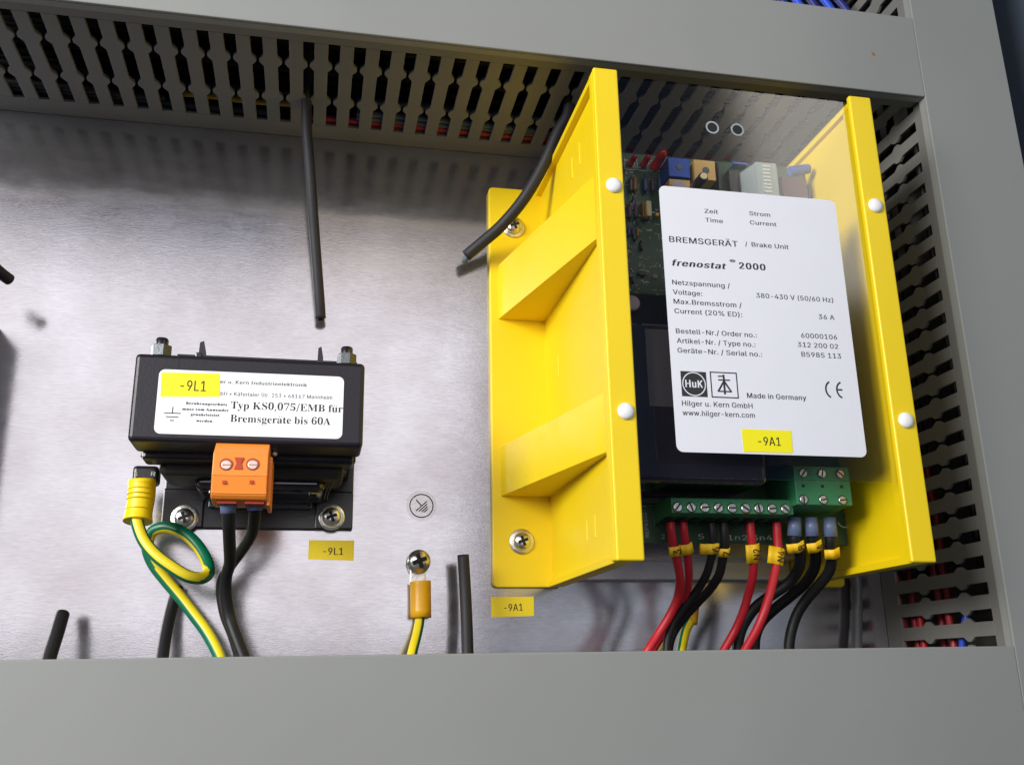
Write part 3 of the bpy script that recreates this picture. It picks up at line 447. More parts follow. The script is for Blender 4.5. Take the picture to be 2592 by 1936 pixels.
def arc(mb, c, r, a0, a1, w, z, mi=0, n=28, ry=None):
    ry = ry or r; ps = [(math.radians(a0+(a1-a0)*i/n)) for i in range(n+1)]
    i = [(c[0]+(r-w/2)*math.cos(t), c[1]+(ry-w/2)*math.sin(t), z) for t in ps]
    o = [(c[0]+(r+w/2)*math.cos(t), c[1]+(ry+w/2)*math.sin(t), z) for t in ps]
    mb.add(i+o, [(k, n+1+k, n+2+k, k+1) for k in range(n)], mi)
def rrect(x0, x1, y0, y1, r, n=5):
    out = []
    for cx, cy, a in ((x1-r, y1-r, 0), (x0+r, y1-r, 90), (x0+r, y0+r, 180), (x1-r, y0+r, 270)):
        for k in range(n+1):
            t = math.radians(a+90*k/n); out.append((cx+r*math.cos(t), cy+r*math.sin(t)))
    return out
def quad_plate(mb, q, z, th, mi=0):
    v = [(p[0], p[1], z) for p in q]+[(p[0], p[1], z+th) for p in q]
    mb.add(v, [(3,2,1,0), (4,5,6,7), (0,1,5,4), (1,2,6,5), (2,3,7,6), (3,0,4,7)], mi)

# ------------------------------------------------------------------ setting: plate and cabinet side
part('mounting_plate', MB().box(-420, 420, -260, 560, -2, 0), 'zinc', kind='structure')
part('cabinet_wall', MB().box(388, 391, -260, 560, 0, 330, bev=.8), 'cabinet', kind='structure')

# ------------------------------------------------------------------ slotted wiring ducts
H = 94.5
def finger_pts(pw=3.15, bw=5.15):
    # half-width of one finger along the duct's depth: two bumps narrow the slots
    prof = [(13, pw), (30.8, pw), (33.8, bw), (36.0, bw), (39, pw), (60.2, pw), (63.2, bw), (65.4, bw), (68.4, pw), (82.2, pw)]
    return prof
def finger_mesh(direction):
    pr = finger_pts(); mb = MB()
    if direction == 'x':  # runs along x, face normal -y
        pts = [(w, z) for z, w in pr] + [(-w, z) for z, w in reversed(pr)]
        mb.prism(pts, 1, 0, 1.7, bev=.22)
    else:                 # runs along y, face normal -x
        pts = [(w, z) for z, w in pr] + [(-w, z) for z, w in reversed(pr)]
        mb.prism(pts, 0, 0, 1.7, bev=.22)
    me = mb.mesh('finger'); me.materials.append(M['duct_shaded']); return me

def duct_h(label, x0, x1, y0, y1, fingers, name='wiring_duct', solid=False):
    t = thing(name, ((x0+x1)/2, (y0+y1)/2, 0), label, 'cable duct', 'grey slotted wiring ducts')
    mb = MB().box(x0, x1, y0-1.1, y1+1.1, H-1.8, H, bev=.5)
    mb.box(x0, x1, y0-1.1, y0-.05, H-5.4, H-1.8); mb.box(x0, x1, y1+.05, y1+1.1, H-5.4, H-1.8)
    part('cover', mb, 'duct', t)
    part('base_strip', MB().box(x0, x1, y0+1.8, y1-1.8, .3, 1.6), 'duct_shaded', t)
    part('lower_rail', MB().box(x0, x1, y0, y0+1.7, .2, 13, bev=.2), 'duct_shaded', t)
    part('upper_rail', MB().box(x0, x1, y0, y0+1.7, 82.2, H-1.9, bev=.2), 'duct_shaded', t)
    if solid: part('near_wall', MB().box(x0, x1, y0+.1, y0+1.6, 13, 82.2), 'duct_shaded', t)
    if not solid: part('far_wall', MB().box(x0, x1, y1-1.7, y1, .2, H-1.9), 'duct_shaded', t)
    else:            # the wall the loose wires dip into: rails and fingers with open slots
        wl = MB().box(x0, x1, y1-1.7, y1, .2, 13).box(x0, x1, y1-1.7, y1, 82.2, H-1.9)
        for k in range(int((x1-x0)/11.58)):
            c_ = x1-6-11.58*k; pr_ = finger_pts()
            wl.prism([(c_+w_, z_) for z_, w_ in pr_]+[(c_-w_, z_) for z_, w_ in reversed(pr_)], 1, y1-1.7, y1)
        part('slotted_wall', wl, 'duct_shaded', t)
    if fingers:
        me = finger_mesh('x')
        for x in fingers: part('finger', me, None, t, pos=(x, y0, 0))
    return t
def duct_v(label, x0, x1, y0, y1, fingers):
    t = thing('wiring_duct', ((x0+x1)/2, (y0+y1)/2, 0), label, 'cable duct', 'grey slotted wiring ducts')
    mb = MB().box(x0-1.1, x1+1.1, y0, y1, H-1.6, H, bev=.35)
    mb.box(x0-1.1, x0-.05, y0, y1, H-5.4, H-1.6); mb.box(x1+.05, x1+1.1, y0, y1, H-5.4, H-1.6)
    part('cover', mb, 'duct', t)
    part('base_strip', MB().box(x0+1.8, x1-1.8, y0, y1, .3, 1.6), 'duct_shaded', t)
    part('lower_rail', MB().box(x0, x0+1.7, y0, y1, .2, 13, bev=.2), 'duct_shaded', t)
    part('upper_rail', MB().box(x0, x0+1.7, y0, y1, 82.2, H-1.9, bev=.2), 'duct_shaded', t)
    part('far_wall', MB().box(x1-1.7, x1, y0, y1, .2, H-1.9), 'duct_shaded', t)
    me = finger_mesh('y')
    for y in fingers: part('finger', me, None, t, pos=(x0, y, 0))
    return t
PX = 11.58
top = duct_h('horizontal grey slotted wiring duct across the top of the picture',
       -230, 293.07, 274.7, 319, [-4.5+PX*k+random.uniform(-.15, .15) for k in range(-14, 26)])
mb = MB()
c0 = (267.4, 295.0, 94.6)
for k in range(3):
    cx, cy, r = c0[0]+random.uniform(-.8, .8), c0[1]+random.uniform(-.8, .8), random.uniform(.5, .95)
    n = 9; mb.add([(cx+r*random.uniform(.6, 1.2)*math.cos(2*math.pi*i/n), cy+r*random.uniform(.6, 1.2)*math.sin(2*math.pi*i/n), H+.04+.01*k) for i in range(n)], [tuple(range(n))])
part('stain', mb, 'stain', top, label='small orange brown stain')
duct_v('vertical grey slotted wiring duct on the right, beside the yellow brake unit', 294.2, 342, -260, 520,
       [3.7+11.58*k+random.uniform(-.15, .15) for k in range(0, 42) if not (273 < 3.7+11.58*k < 322)])
duct_h('wide plain grey wiring duct cover across the bottom, where all wires go down', -230, 293.07, -260, 6.4, [], solid=True)

# ------------------------------------------------------------------ wires inside the ducts
def cable(label, cat, pts, r, m, group=None, n=10, name='wire', sub=6):
    mb = MB().tube(pts, r, n=n, sub=sub)
    return part(name, mb, m, pos=pts[0], label=label, cat=cat, group=group)
def wav(x0, x1, y, z, amp=1.2, n=9, seed=0):
    rd = random.Random(seed)
    return [(x0+(x1-x0)*i/(n-1), y+rd.uniform(-amp, amp), max(3.2, z+rd.uniform(-amp, amp))) for i in range(n)]
def wavy(y0, y1, x, z, amp=1.2, n=8, seed=0):
    rd = random.Random(seed)
    return [(x+rd.uniform(-amp, amp), y0+(y1-y0)*i/(n-1), max(3.2, z+rd.uniform(-amp, amp))) for i in range(n)]
RD = 'red wires lying in the upper duct'
for k, (x0, x1, y, z, m_) in enumerate(((-22, 270, 278.6, 4, 'red'), (-25, 200, 278.8, 7.6, 'maroon'), (-20, 290, 278.4, 11.2, 'red'), (-12, 240, 278.8, 14.6, 'maroon'))):
    cable('dark red wire seen through the low slots of the upper duct', 'wire', wav(x0, x1, y, z, .35, seed=k), 1.75, m_, RD)
for k, (y, z) in enumerate(((278.8, 18.4), (279, 22), (284, 26))):
    cable('slate grey wire behind the red ones inside the upper duct', 'wire', wav(14, 285, y, z, .5, seed=10+k), 1.8, 'slate', 'slate grey wires in the upper duct')
for k, z in enumerate((4, 8, 12, 16, 20)):
    cable('black wire at the foot of the upper duct, left of the hanging sleeve', 'wire', wav(-225, -27 if k < 4 else -80, 278.7, z, .3, seed=130+k), 1.9, 'rubber', 'black wires at the foot of the upper duct')
cable('short ochre wire inside the upper duct, left of the hanging charcoal sleeve', 'wire', wav(-75, -18, 281, 20, .5, n=4, seed=20), 1.6, 'ochre')
for k, (y, z) in enumerate(((284, 5), (284.5, 12), (289, 8), (296, 14), (285, 24), (300, 30), (290, 40), (306, 16), (298, 50), (288.5, 16), (293, 4.5), (297, 6), (301, 5), (305, 7), (309, 5), (313, 8), (301, 22), (309, 24), (293, 24), (294, 34), (304, 40), (312, 36))):
    cable('black wire running inside the upper duct behind its slots', 'wire', wav(-225, 290, y, z, 1.5, seed=30+k), 1.9, 'rubber', 'black wires in the upper duct')
for k, (x, z, m_, y0, y1) in enumerate(((299, 8, 'maroon', -5, 46), (302, 14, 'maroon', -5, 60), (299, 22, 'red', -5, 26), (305, 30, 'maroon', -5, 50), (300, 44, 'maroon', -5, 30), (303, 10, 'maroon', 46, 120), (306, 36, 'maroon', 30, 100))):
    cable('red wire standing inside the right duct near its bottom end', 'wire', wavy(y0, y1, x, z, .8, n=5, seed=50+k), 1.8, m_, 'red wires in the right duct')
cable('short bright blue wire in the lowest slots of the right duct', 'wire', [(300, -5, 50), (299, 8, 52), (300, 19, 55), (304, 28, 57)], 1.7, 'blue')
for k, (x, z) in enumerate(((302, 20), (306, 34), (303, 50), (312, 14), (318, 30), (310, 60), (322, 50))):
    cable('black wire standing inside the right duct', 'wire', wavy(40, 515, x, z, 1.6, seed=60+k), 2.0, 'rubber', 'black wires in the right duct')
for k in range(6):
    x = 228+k*9.5
    cable('blue wire in the next bay above the upper duct cover', 'wire',
          [(x+12, 322, 52+3*k % 7), (x+8, 345, 58), (x-4, 380, 50), (x-10, 430, 40)], 2.1, 'navy' if k % 2 else 'blue', 'blue wires in the bay above')
part('electrical_device', MB().box(150, 288, 372, 440, 1, 62, bev=1.5), 'black', label='dark device in the next bay, at the top edge right of centre', cat='device')

# ------------------------------------------------------------------ loose black sleeves and stubs
s1 = cable('long charcoal sleeve hanging out of a slot of the upper duct above the choke', 'sleeve',
      [(-11.2, 304, 52), (-11.2, 285, 42), (-11.2, 273, 33), (-10.5, 261.7, 29.0), (-8.4, 244.8, 24.0), (-4.4, 210.3, 15.0), (-1.0, 181.2, 9.0), (0.2, 170.6, 6.0)], 2.64, 'rubber_grey', n=14)
part('core_end', MB().tube([(-0.1, 173.9, 6.0), (0.4, 169.7, 5.2)], 1.5, n=10, sub=1), 'rubber', s1)
s2 = cable('black sleeve crossing the top left corner of the yellow brake unit', 'sleeve',
      [(118, 290, 60), (119.2, 273.0, 52.0), (114.7, 263.6, 46.0), (108.5, 248.3, 38.0), (99.5, 232.5, 30.0), (89.6, 221.1, 22.0), (81.3, 214.4, 16.0), (72.9, 208.0, 10.0)], 3.05, 'rubber_grey', n=14)
part('core_end', MB().tube([(75.0, 209.9, 10.0), (71.7, 204.7, 8.0)], 1.6, n=10, sub=1), 'slate', s2)
cable('short black stub sticking up from the bottom duct at far left', 'sleeve',
      [(-100.8, 27.3, 20.0), (-100.7, 19.5, 26.0), (-101.1, 10.0, 32.0), (-100.7, 3.8, 36.0)], 2.77, 'rubber', n=14)
cable('black sleeve behind the green and yellow wire, below the left foot of the choke', 'sleeve',
      [(-57.0, 39.4, 8.0), (-58.4, 29.7, 12.0), (-59.0, 19.4, 18.0), (-58.7, 7.1, 26.0), (-58.5, 0.1, 30.0)], 2.57, 'rubber', n=14)
cable('straight black sleeve standing up from the bottom duct between earth screw and brake unit', 'sleeve',
      [(69.3, 52.9, 20.0), (70.1, 39.3, 20.0), (70.5, 23.3, 22.0), (70.3, 7.7, 26.0), (70.3, 1.0, 28.0)], 2.70, 'rubber_grey', n=14)
cable('brown black cable end at the left edge of the picture', 'sleeve',
      [(-147.4, 181.8, 44.0), (-142.0, 175.5, 38.0), (-139.2, 173.6, 32.0), (-137.3, 172.9, 28.0)], 2.63, 'rubber_grey', n=14)
part('electrical_device', MB().box(-215, -147.5, 62, 160, 1, 34, bev=1.2).box(-205, -152, 90, 135, 34, 46, bev=1), 'black', label='black device at the left edge, standing on the plate', cat='device')
cable('dark grey cable lying on the plate between brake unit and right duct', 'wire',
      [(274.8, 60.8, 6.0), (276.5, 42.6, 6.0), (274.4, 24.7, 6.0), (271.7, 9.2, 7.0), (269.2, -2.2, 9.0)], 2.62, 'rail', n=14)

# ------------------------------------------------------------------ screws
def screw_mesh(r, h, washer=0):
    # pan head with a cross recess raised as four dark arms
    mb = MB()
    mb.lathe([(r, 0), (r, h*.35), (r*.93, h*.6), (r*.75, h*.82), (r*.45, h*.96), (r*.12, h)], (0, 0, 0), 24)
    me = mb.mesh('screw'); me.materials.append(M['steel']); return me
def cross_mesh(r, h):
    mb = MB(); w = r*.17
    for a in (20, 110):
        c, s = math.cos(math.radians(a)), math.sin(math.radians(a))
        L_ = r*.58
        pts = [(L_*c-w*s, L_*s+w*c), (-L_*c-w*s, -L_*s+w*c), (-L_*c+w*s, -L_*s-w*c), (L_*c+w*s, L_*s-w*c)]
        z = h*.97
        v = [(x, y, h*.6) for x, y in pts]+[(x, y, (h*.97)) for x, y in pts]+[(0, 0, h*1.05)]
        mb.add(v, [(0,1,5,4), (1,2,6,5), (2,3,7,6), (3,0,4,7), (4,5,8), (5,6,8), (6,7,8), (7,4,8)])
    me = mb.mesh('recess'); me.materials.append(M['hole']); return me
def washer_mesh(r, th):
    me = MB().lathe([(r, 0), (r, th*.7), (r*.94, th), (r*.6, th)], (0, 0, 0), 28).mesh('washer'); me.materials.append(M['steel_dull']); return me
SC = screw_mesh(4.4, 3.3); CR = cross_mesh(4.4, 3.3); WA = washer_mesh(6.2, .9)
def screw(pos, parent, washer=True):
    x, y, z = pos
    s = part('screw', SC, None, parent, pos=(x, y, z+(.9 if washer else 0)))
    if washer: part('washer', WA, None, s, pos=(x, y, z))
    part('recess', CR, None, s, pos=(x, y, z+(.92 if washer else .02)))
    return s
def slot_screw_mesh(r, h, m_):
    mb = MB(); mb.lathe([(r, 0), (r, h*.7), (r*.85, h)], (0, 0, 0), 16)
    mb.box(-r*.9, r*.9, -r*.16, r*.16, h-.05, h+.06, mi=1)
    me = mb.mesh('screw'); me.materials.append(M[m_]); me.materials.append(M['hole']); return me

# ------------------------------------------------------------------ choke (black potted inductor)
ch = thing('choke', (-24, 108, 0), 'black potted choke with white type label and orange plug, mounted left of centre', 'inductor')
mb = MB().box(-67, 19, 66.3, 84, 0, 2.4, bev=.6).box(-67, 19, 84, 150, 0, 2.4, bev=.6)
mb.box(-67, -49, 66.5, 84, 2.4, 4.6, bev=.5).box(1.5, 19, 66.5, 84, 2.4, 4.6, bev=.5)
part('base_plate', mb, 'black', ch)
part('step_bar', MB().box(-47, 0, 75.5, 79.5, 2.3, 5.6, bev=.6), 'dark_steel', ch)
part('housing', MB().box(-72, 19.2, 89.6, 125.8, 55, 76, bev=1.8, seg=3), 'black_body', ch)
part('mould_line', MB().box(-55.2, -54.9, 90.5, 125, 75.8, 76.06), 'hole', ch)
mb = MB().box(-69.5, 16.5, 86.5, 128, 44, 56, bev=1.5)
mb.box(-70.5, 17.5, 88.2, 127.5, 49, 53, bev=.6)
part('lower_rim', mb, 'black', ch)
mb = MB().box(-64, 13, 82.5, 128, 18, 46, bev=3).box(-58, 10, 86, 128, 4, 20, bev=2)
for x in (-66, 8):
    mb.box(x, x+8.5, 90, 102, 2.3, 45, bev=1).box(x+.5, x+8, 112, 126, 2.3, 45, bev=1)
part('core', mb, 'black_matt', ch)
part('coil', MB().box(-50, 5, 77.5, 92, 6, 38, bev=3.5, seg=4), 'black_gloss', ch)
for x in (-44, -2.2):
    part('rib', MB().box(x, x+1.4, 76.4, 80, 8, 36, bev=.4), 'black_gloss', ch)
mb = MB()
for k, x in enumerate((5.2, 6.6, 7.9)):
    mb.tube([(x, 88, 44-k), (x+.6, 83, 36), (x-.8, 80.5, 24), (x-1.4, 79.5, 12), (x-1.2, 80, 6)], .38, n=6)
part('lead_wrap', mb, 'dark_steel', ch)
part('solder_tab', MB().box(9, 14, 86.2, 88, 30, 37, bev=.4), 'dark_steel', ch)
# bolts and blade tabs on the upper side
for px, py, ax in ((408, 868, -1), (877, 886, 1)):
    c = (-64.5, 130.7, 62.0) if ax < 0 else (11.9, 131.8, 62.0)
    b = MB()
    hx = [(c[0]+4.3*math.cos(math.radians(60*k+10)), 62+4.3*math.sin(math.radians(60*k+10))) for k in range(6)]
    b.prism(hx, 1, 128.6, 133.6, bev=.25)
    part('nut', b, 'dark_steel', ch)
    part('bolt', MB().lathe([(2.6, 0), (2.6, 10.4), (2.2, 11.0)], (c[0], 125.9, 62), 14, axis=(0, 1, 0)), 'black', ch)
for c, w in (((-48.6, 133.7, 58.0), 2.0), ((0.7, 133.7, 58.0), 1.6)):
    part('blade_tab', MB().prism([(c[0]-w*.8, 127), (c[0]+w*.8, 127), (c[0]+w*.8, 133), (c[0]+w*.2, 138.2), (c[0]-w*.6, 137.4)], 2, 57, 58.2), 'black', ch)
part('clip', MB().box(-51, -48.6, 126, 132.4, 54, 60, bev=.4), 'black', ch)
# white label
q = [(-62.5, 118.9, 76.1), (10.7, 119.6, 76.1), (10.8, 93.0, 76.1), (-62.1, 92.5, 76.1)]
LX0, LX1, LY0, LY1 = (q[0][0]+q[3][0])/2, (q[1][0]+q[2][0])/2, (q[2][1]+q[3][1])/2, (q[0][1]+q[1][1])/2
lab = part('label', MB().prism(rrect(LX0, LX1, LY0, LY1, 2.4), 2, 76.02, 76.12), 'paper2', ch)
mb = MB(); Z = 76.15
def line(mb, body, a, b, h, z, **kw):
    a, b = Vector(a), Vector(b); y = (a.y+b.y)/2
    lettering(mb, body, (a.x, y, z), (b.x, y, z), h, **kw)
line(mb, 'er u. Kern Industrieelektronik', (-38.5, 114.3, 76.1), (-4.1, 114.3, 76.1), 1.45, Z, bold=.08)
line(mb, 'bH \u2022 K\u00e4fertaler Str. 253 \u2022 68167 Mannheim', (-38.1, 109.2, 76.1), (6.2, 109.4, 76.1), 1.6, Z)
line(mb, 'Typ KS0,075/EMB f\u00fcr', (-33.8, 103.8, 76.1), (10.6, 104.1, 76.1), 3.0, Z, serif=True, bold=0)
line(mb, 'Bremsger\u00e4te bis 60A', (-33.7, 98.3, 76.1), (5.9, 98.6, 76.1), 3.0, Z, serif=True, bold=0)
for t_, a, b in (('Ber\u00fchrungsschutz', (-51.2, 104.9, 76.1), (-35.2, 105.1, 76.1)), ('muss vom Anwender', (-52.4, 102.5, 76.1), (-34.4, 102.7, 76.1)),
                 ('gew\u00e4hrleistet', (-49.0, 100.3, 76.1), (-37.9, 100.6, 76.1)), ('werden.', (-46.7, 97.9, 76.1), (-40.0, 98.0, 76.1))):
    line(mb, t_, a, b, 1.1, Z, bold=.12, serif=True)
e = (-55.9, 101.2, 76.1)
strokes(mb, [((e[0], e[1]), (e[0], e[1]+2.6)), ((e[0]-3.2, e[1]), (e[0]+3.2, e[1])), ((e[0]-2.4, e[1]-1.5), (e[0]+2.4, e[1]-1.5)), ((e[0]-.8, e[1]-3), (e[0]+.8, e[1]-3))], .42, Z)
part('lettering', mb, 'ink_grey', lab)
yq = [(-61.4, 117.9, 76.2), (-38.9, 118.4, 76.2), (-38.4, 108.7, 76.2), (-61.0, 107.8, 76.2)]
mb = MB(); quad_plate(mb, yq[::-1], 76.17, .1)
tg = part('marker_label', mb, 'label_yellow', ch)
mb = MB(); line(mb, '-9L1', (-53.8, 110.6, 76.3), (-43.9, 110.7, 76.3), 4.3, 76.3)
part('lettering', mb, 'ink_grey', tg)
for p in ((-56.9, 70.5, 5.0), (9.1, 71.8, 5.0)): screw((p[0], p[1], 4.6), ch)
# orange two-pole plug
mb = MB()
outline = [(89.6, 76.2), (84.0, 84.0), (75.3, 84.6), (67.6, 83.4), (66.2, 82.0), (65.4, 74), (66.5, 60), (78, 58), (89.6, 62)]
mb.prism(outline, 0, -38.4, -17.6, bev=.35)
plug = part('plug', mb, 'orange', ch)
mb = MB().box(-38.2, -17.8, 75.0, 75.35, 84.3, 84.75).box(-38.3, -17.7, 68.2, 68.6, 83.3, 83.85)
mb.box(-17.7, -16.2, 64.5, 84, 60, 79, bev=.4)
part('edge_ridge', mb, 'orange', plug)
for x, px in ((-33.1, 920), (-23.5, 1135)):
    c = (-33.3, 79.3, 84.6) if px == 920 else (-23.4, 79.6, 84.6)
    part('screw_well', MB().lathe([(2.5, 0), (2.5, .25)], (c[0], c[1], 84.35), 20), 'deep_orange', plug)
    mb = MB().lathe([(2.05, 0), (2.0, .3), (1.6, .45)], (c[0]+.12, c[1]-.2, 84.5), 18); mb.box(c[0]-1.6, c[0]+1.8, c[1]-.45, c[1]-.1, 84.9, 85.0, mi=1)
    part('screw', mb, ['copper_screw', 'brown'], plug)
    h_ = (-33.6, 72.4, 84.3) if px == 920 else (-23.5, 72.7, 84.3)
    part('test_hole', MB().box(h_[0]-.65, h_[0]+.65, h_[1]-.65, h_[1]+.65, 83.6, 84.75), 'deep_orange', plug)
    f = (-32.6, 65.3, 74.0) if px == 920 else (-22.2, 66.0, 74.0)
    part('wire_inlet', MB().box(f[0]-3.6, f[0]+3.6, 65.0, 66.5, 70, 80), 'deep_orange', plug)
c = (-28.6, 79.8, 84.6)
mb = MB(); mb.prism([(c[0]-1.7, c[1]-2.4), (c[0]+1.7, c[1]-2.4), (c[0]+.9, c[1]), (c[0]+1.7, c[1]+2.4), (c[0]-1.7, c[1]+2.4), (c[0]-.9, c[1])], 2, 84.4, 84.72)
part('key_slot', mb, 'deep_orange', plug)
part('pin', MB().lathe([(1.1, 0), (1.2, 1.2), (.6, 2)], (-16.2, 88.9, 62.0), 10), 'steel_dull', ch)

# black wires of the plug with grey-blue ferrules
def wire_thing(name, label, cat, group, pts, r, m_, parts=(), n=14, sub=6):
    t = thing(name, pts[0], label, cat, group)
    part('insulation', MB().tube(pts, r, n=n, sub=sub), m_, t)
    return t
w = wire_thing('wire', 'black wire from the left pole of the orange plug down into the bottom duct', 'wire', 'black wires of the orange plug',
    [(-32.3, 63.4, 74.0), (-32.0, 58.1, 70.0), (-31.9, 52.3, 62.0), (-32.0, 45.4, 52.0), (-33.6, 40.4, 46.0), (-33.6, 33.6, 42.0), (-31.8, 24.6, 40.0), (-28.7, 17.0, 42.0), (-24.1, 6.9, 46.0), (-22.2, 1.0, 48.0)], 2.49, 'rubber')
part('ferrule', MB().tube([(-32.7, 68.7, 74.0), (-32.3, 62.2, 73.0)], lambda t: 3.16*(1-.06*t), n=18, sub=1), 'ferrule', w)
w = wire_thing('wire', 'black wire from the right pole of the orange plug, passing behind the left one', 'wire', 'black wires of the orange plug',
    [(-22.4, 65.3, 70.0), (-22.6, 61.2, 64.0), (-24.2, 56.5, 54.0), (-28.6, 51.2, 42.0), (-32.7, 46.8, 34.0), (-36.2, 42.1, 28.0), (-36.7, 36.0, 26.0), (-34.5, 26.5, 26.0), (-30.4, 17.5, 28.0), (-26.5, 7.2, 32.0), (-24.9, 1.1, 36.0)], 2.43, 'rubber')
part('ferrule', MB().tube([(-22.5, 69.2, 72.0), (-22.2, 63.8, 71.0)], lambda t: 3.19*(1-.06*t), n=18, sub=1), 'ferrule', w)

# green and yellow earth wire with loop and ring terminal
gy = thing('earth_wire', (-70.9, 67.3, 40.0), 'thick green and yellow wire with a loop and yellow sleeve at the choke', 'earth wire')
path = [(-72.2, 68.4, 40.0), (-71.0, 62.8, 42.0), (-67.5, 55.3, 44.0), (-62.0, 49.0, 46.0), (-55.3, 44.1, 47.0), (-49.1, 40.6, 46.0), (-44.2, 40.0, 42.0), (-41.7, 42.7, 36.0),
        (-42.9, 47.5, 32.0), (-46.9, 54.1, 28.0), (-52.3, 59.6, 25.0), (-58.7, 63.2, 22.0), (-64.2, 64.0, 20.0), (-68.8, 61.8, 18.0), (-69.9, 55.6, 17.0), (-67.1, 48.7, 16.0), (-61.3, 41.6, 16.0), (-54.9, 34.6, 17.0), (-48.4, 27.0, 19.0), (-41.8, 18.9, 22.0),
        (-36.5, 10.5, 26.0), (-33.4, 3.3, 30.0)]
part('insulation', MB().tube(path, 2.58, n=32, sub=7, mfun=lambda a, t: 1 if abs((a - (.95-.19*min(1, max(0, t-.26)*9)+.12*min(1, max(0, t-.62)*9)) + .5) % 1.0 - .5) < .125 else 0, fixed=True), ['wire_green', 'wire_yellow'], gy)
mb = MB().tube([(-71.2, 81.3, 38.0), (-70.9, 74.6, 38.0), (-71.1, 68.5, 39.0), (-71.1, 63.4, 40.0)], lambda t: 5.62*(1+.10*max(0, t-.75)*4-.04*t), n=24, sub=5)
for k in range(5):
    pass
part('sleeve', mb, 'lug_yellow', gy)
mb = MB()
for k, t in enumerate((.12, .25, .38, .5, .75)):
    a, b = Vector((-71.1, 81.3, 38.0)), Vector((-71.1, 64.2, 40.0)); c = a+(b-a)*t; d = (b-a).normalized()
    r = 5.62
    mb.lathe([(r*.955, -.3), (r*.985, 0), (r*.955, .3)], c, 24, axis=d)
part('sleeve_ring', mb, 'lug_yellow', gy)
mb = MB().box((-75.4, 81.3, 39.0)[0], (-64.9, 81.5, 39.0)[0], (-71.1, 79.8, 39.0)[1], (-71.8, 87.6, 39.0)[1], 30, 39, bev=1.6, seg=3)
part('terminal_tongue', mb, 'black', gy)
mb = MB(); lettering(mb, 'S', (-74.6, 82.9, 39.0), (-73.3, 82.8, 39.0), 1.7, z=39.2); lettering(mb, 'R', (-67.8, 83.1, 39.0), (-66.0, 83.0, 39.0), 1.8, z=39.2)
part('lettering', mb, 'silk', gy)

# ------------------------------------------------------------------ earth point and sticker on the plate
ea = thing('earth_wire', (51.2, 52.3, 0.0), 'thin green and yellow earth wire with orange sleeve under the big single screw', 'earth wire')
c = (50.6, 51.7, 4.0); big = (50.6, 51.6, 5.0)
mb = MB().lathe([(5.4, 0), (5.6, 2), (5.3, 3.2), (4.2, 4.6), (2.4, 5.4), (.6, 5.7)], (big[0], big[1], 2.2), 28)
sc = part('screw', mb, 'steel', ea)
part('recess', cross_mesh(6.0, 5.6), None, sc, pos=(big[0], big[1], 2.35))
a, b = (50.4, 48.9, 2.0), (50.6, 41.2, 3.0)
part('ring_tongue', MB().box(a[0]-3.7, a[0]+3.7, b[1]-.5, a[1]+2, .6, 1.9, bev=.5).lathe([(4.9, 0), (4.9, 1.2)], (a[0], a[1]+.4, .5), 24), 'steel_dull', ea)
part('sleeve', MB().tube([(51.1, 42.1, 6.0), (51.2, 40.4, 6.0), (51.3, 36.4, 6.0), (51.5, 25.5, 6.5)], lambda t: 4.87*(1.02-.03*abs(t-.3)), n=22, sub=4), 'lug_orange', ea)
mb = MB()
for y in (1060, 1085):
    p = (51.3, 39.1, 6.0) if y == 1060 else (51.3, 37.6, 6.0)
    mb.lathe([(4.55, -.3), (4.95, 0), (4.55, .3)], p, 22, axis=(0, 1, 0))
part('sleeve_ring', mb, 'lug_orange', ea)
part('insulation', MB().tube([(51.2, 26.6, 6.0), (50.7, 22.6, 7.0), (49.2, 16.9, 10.0), (47.0, 10.7, 16.0), (45.7, 6.3, 20.0), (45.1, 3.1, 24.0)], 2.24, n=18, sub=6,
     mfun=lambda a, t: 0 if .77 < a < .93 else 1, fixed=True), ['wire_green', 'wire_yellow'], ea)

st = thing('earth_symbol_sticker', (52.0, 78.8, 0.0), 'round clear sticker with a tilted earth symbol in a ring, on the bare plate', 'sticker')
c = (52.0, 78.8, 0.1); r = abs((57.8, 78.9, 0.1)[0]-c[0])
part('film', MB().lathe([(r*1.3, 0), (r*1.3, .03)], (c[0], c[1], .03), 40, smooth=False), 'film', st)
mb = MB(); z = .16; arc(mb, c, r*.97, 0, 360, r*.085, z, n=48)
def rot(x, y, a=-38): 
    a = math.radians(a); return (c[0]+r*(x*math.cos(a)-y*math.sin(a)), c[1]+r*(x*math.sin(a)+y*math.cos(a)))
def rs(x0, y0, x1, y1): return (rot(x0, y0, 42), rot(x1, y1, 42))
strokes(mb, [rs(-.0, .68, 0, -.02), rs(-.62, -.02, .62, -.02), rs(-.46, -.2, .46, -.2), rs(-.34, -.38, .34, -.38), rs(-.22, -.54, .22, -.54)], r*.085, z)
part('symbol', mb, 'ink', st)

def plate_tag(q, body, a, b, h, label):
    t = thing('marker_label', q[0], label, 'label', 'yellow marker labels on the plate')
    mb = MB(); quad_plate(mb, q[::-1], .05, .12); part('tape', mb, 'tag_yellow', t)
    mb = MB(); lettering(mb, body, a, b, h, z=.2, bold=.06); part('lettering', mb, 'ink_grey', t)
plate_tag([(-0.8, 61.7, 0.1), (20.2, 61.7, 0.1), (20.2, 52.3, 0.1), (-0.9, 52.8, 0.1)], '-9L1', (5.8, 55.0, 0.1), (15.2, 54.9, 0.1), 3.3, 'yellow label reading -9L1 stuck on the plate below the choke')
plate_tag([(85.8, 35.2, 0.1), (106.9, 35.5, 0.1), (106.8, 26.4, 0.1), (86.0, 25.9, 0.1)], '-9A1', (92.1, 28.7, 0.1), (101.4, 28.9, 0.1), 3.3, 'yellow label reading -9A1 stuck on the plate below the brake unit')

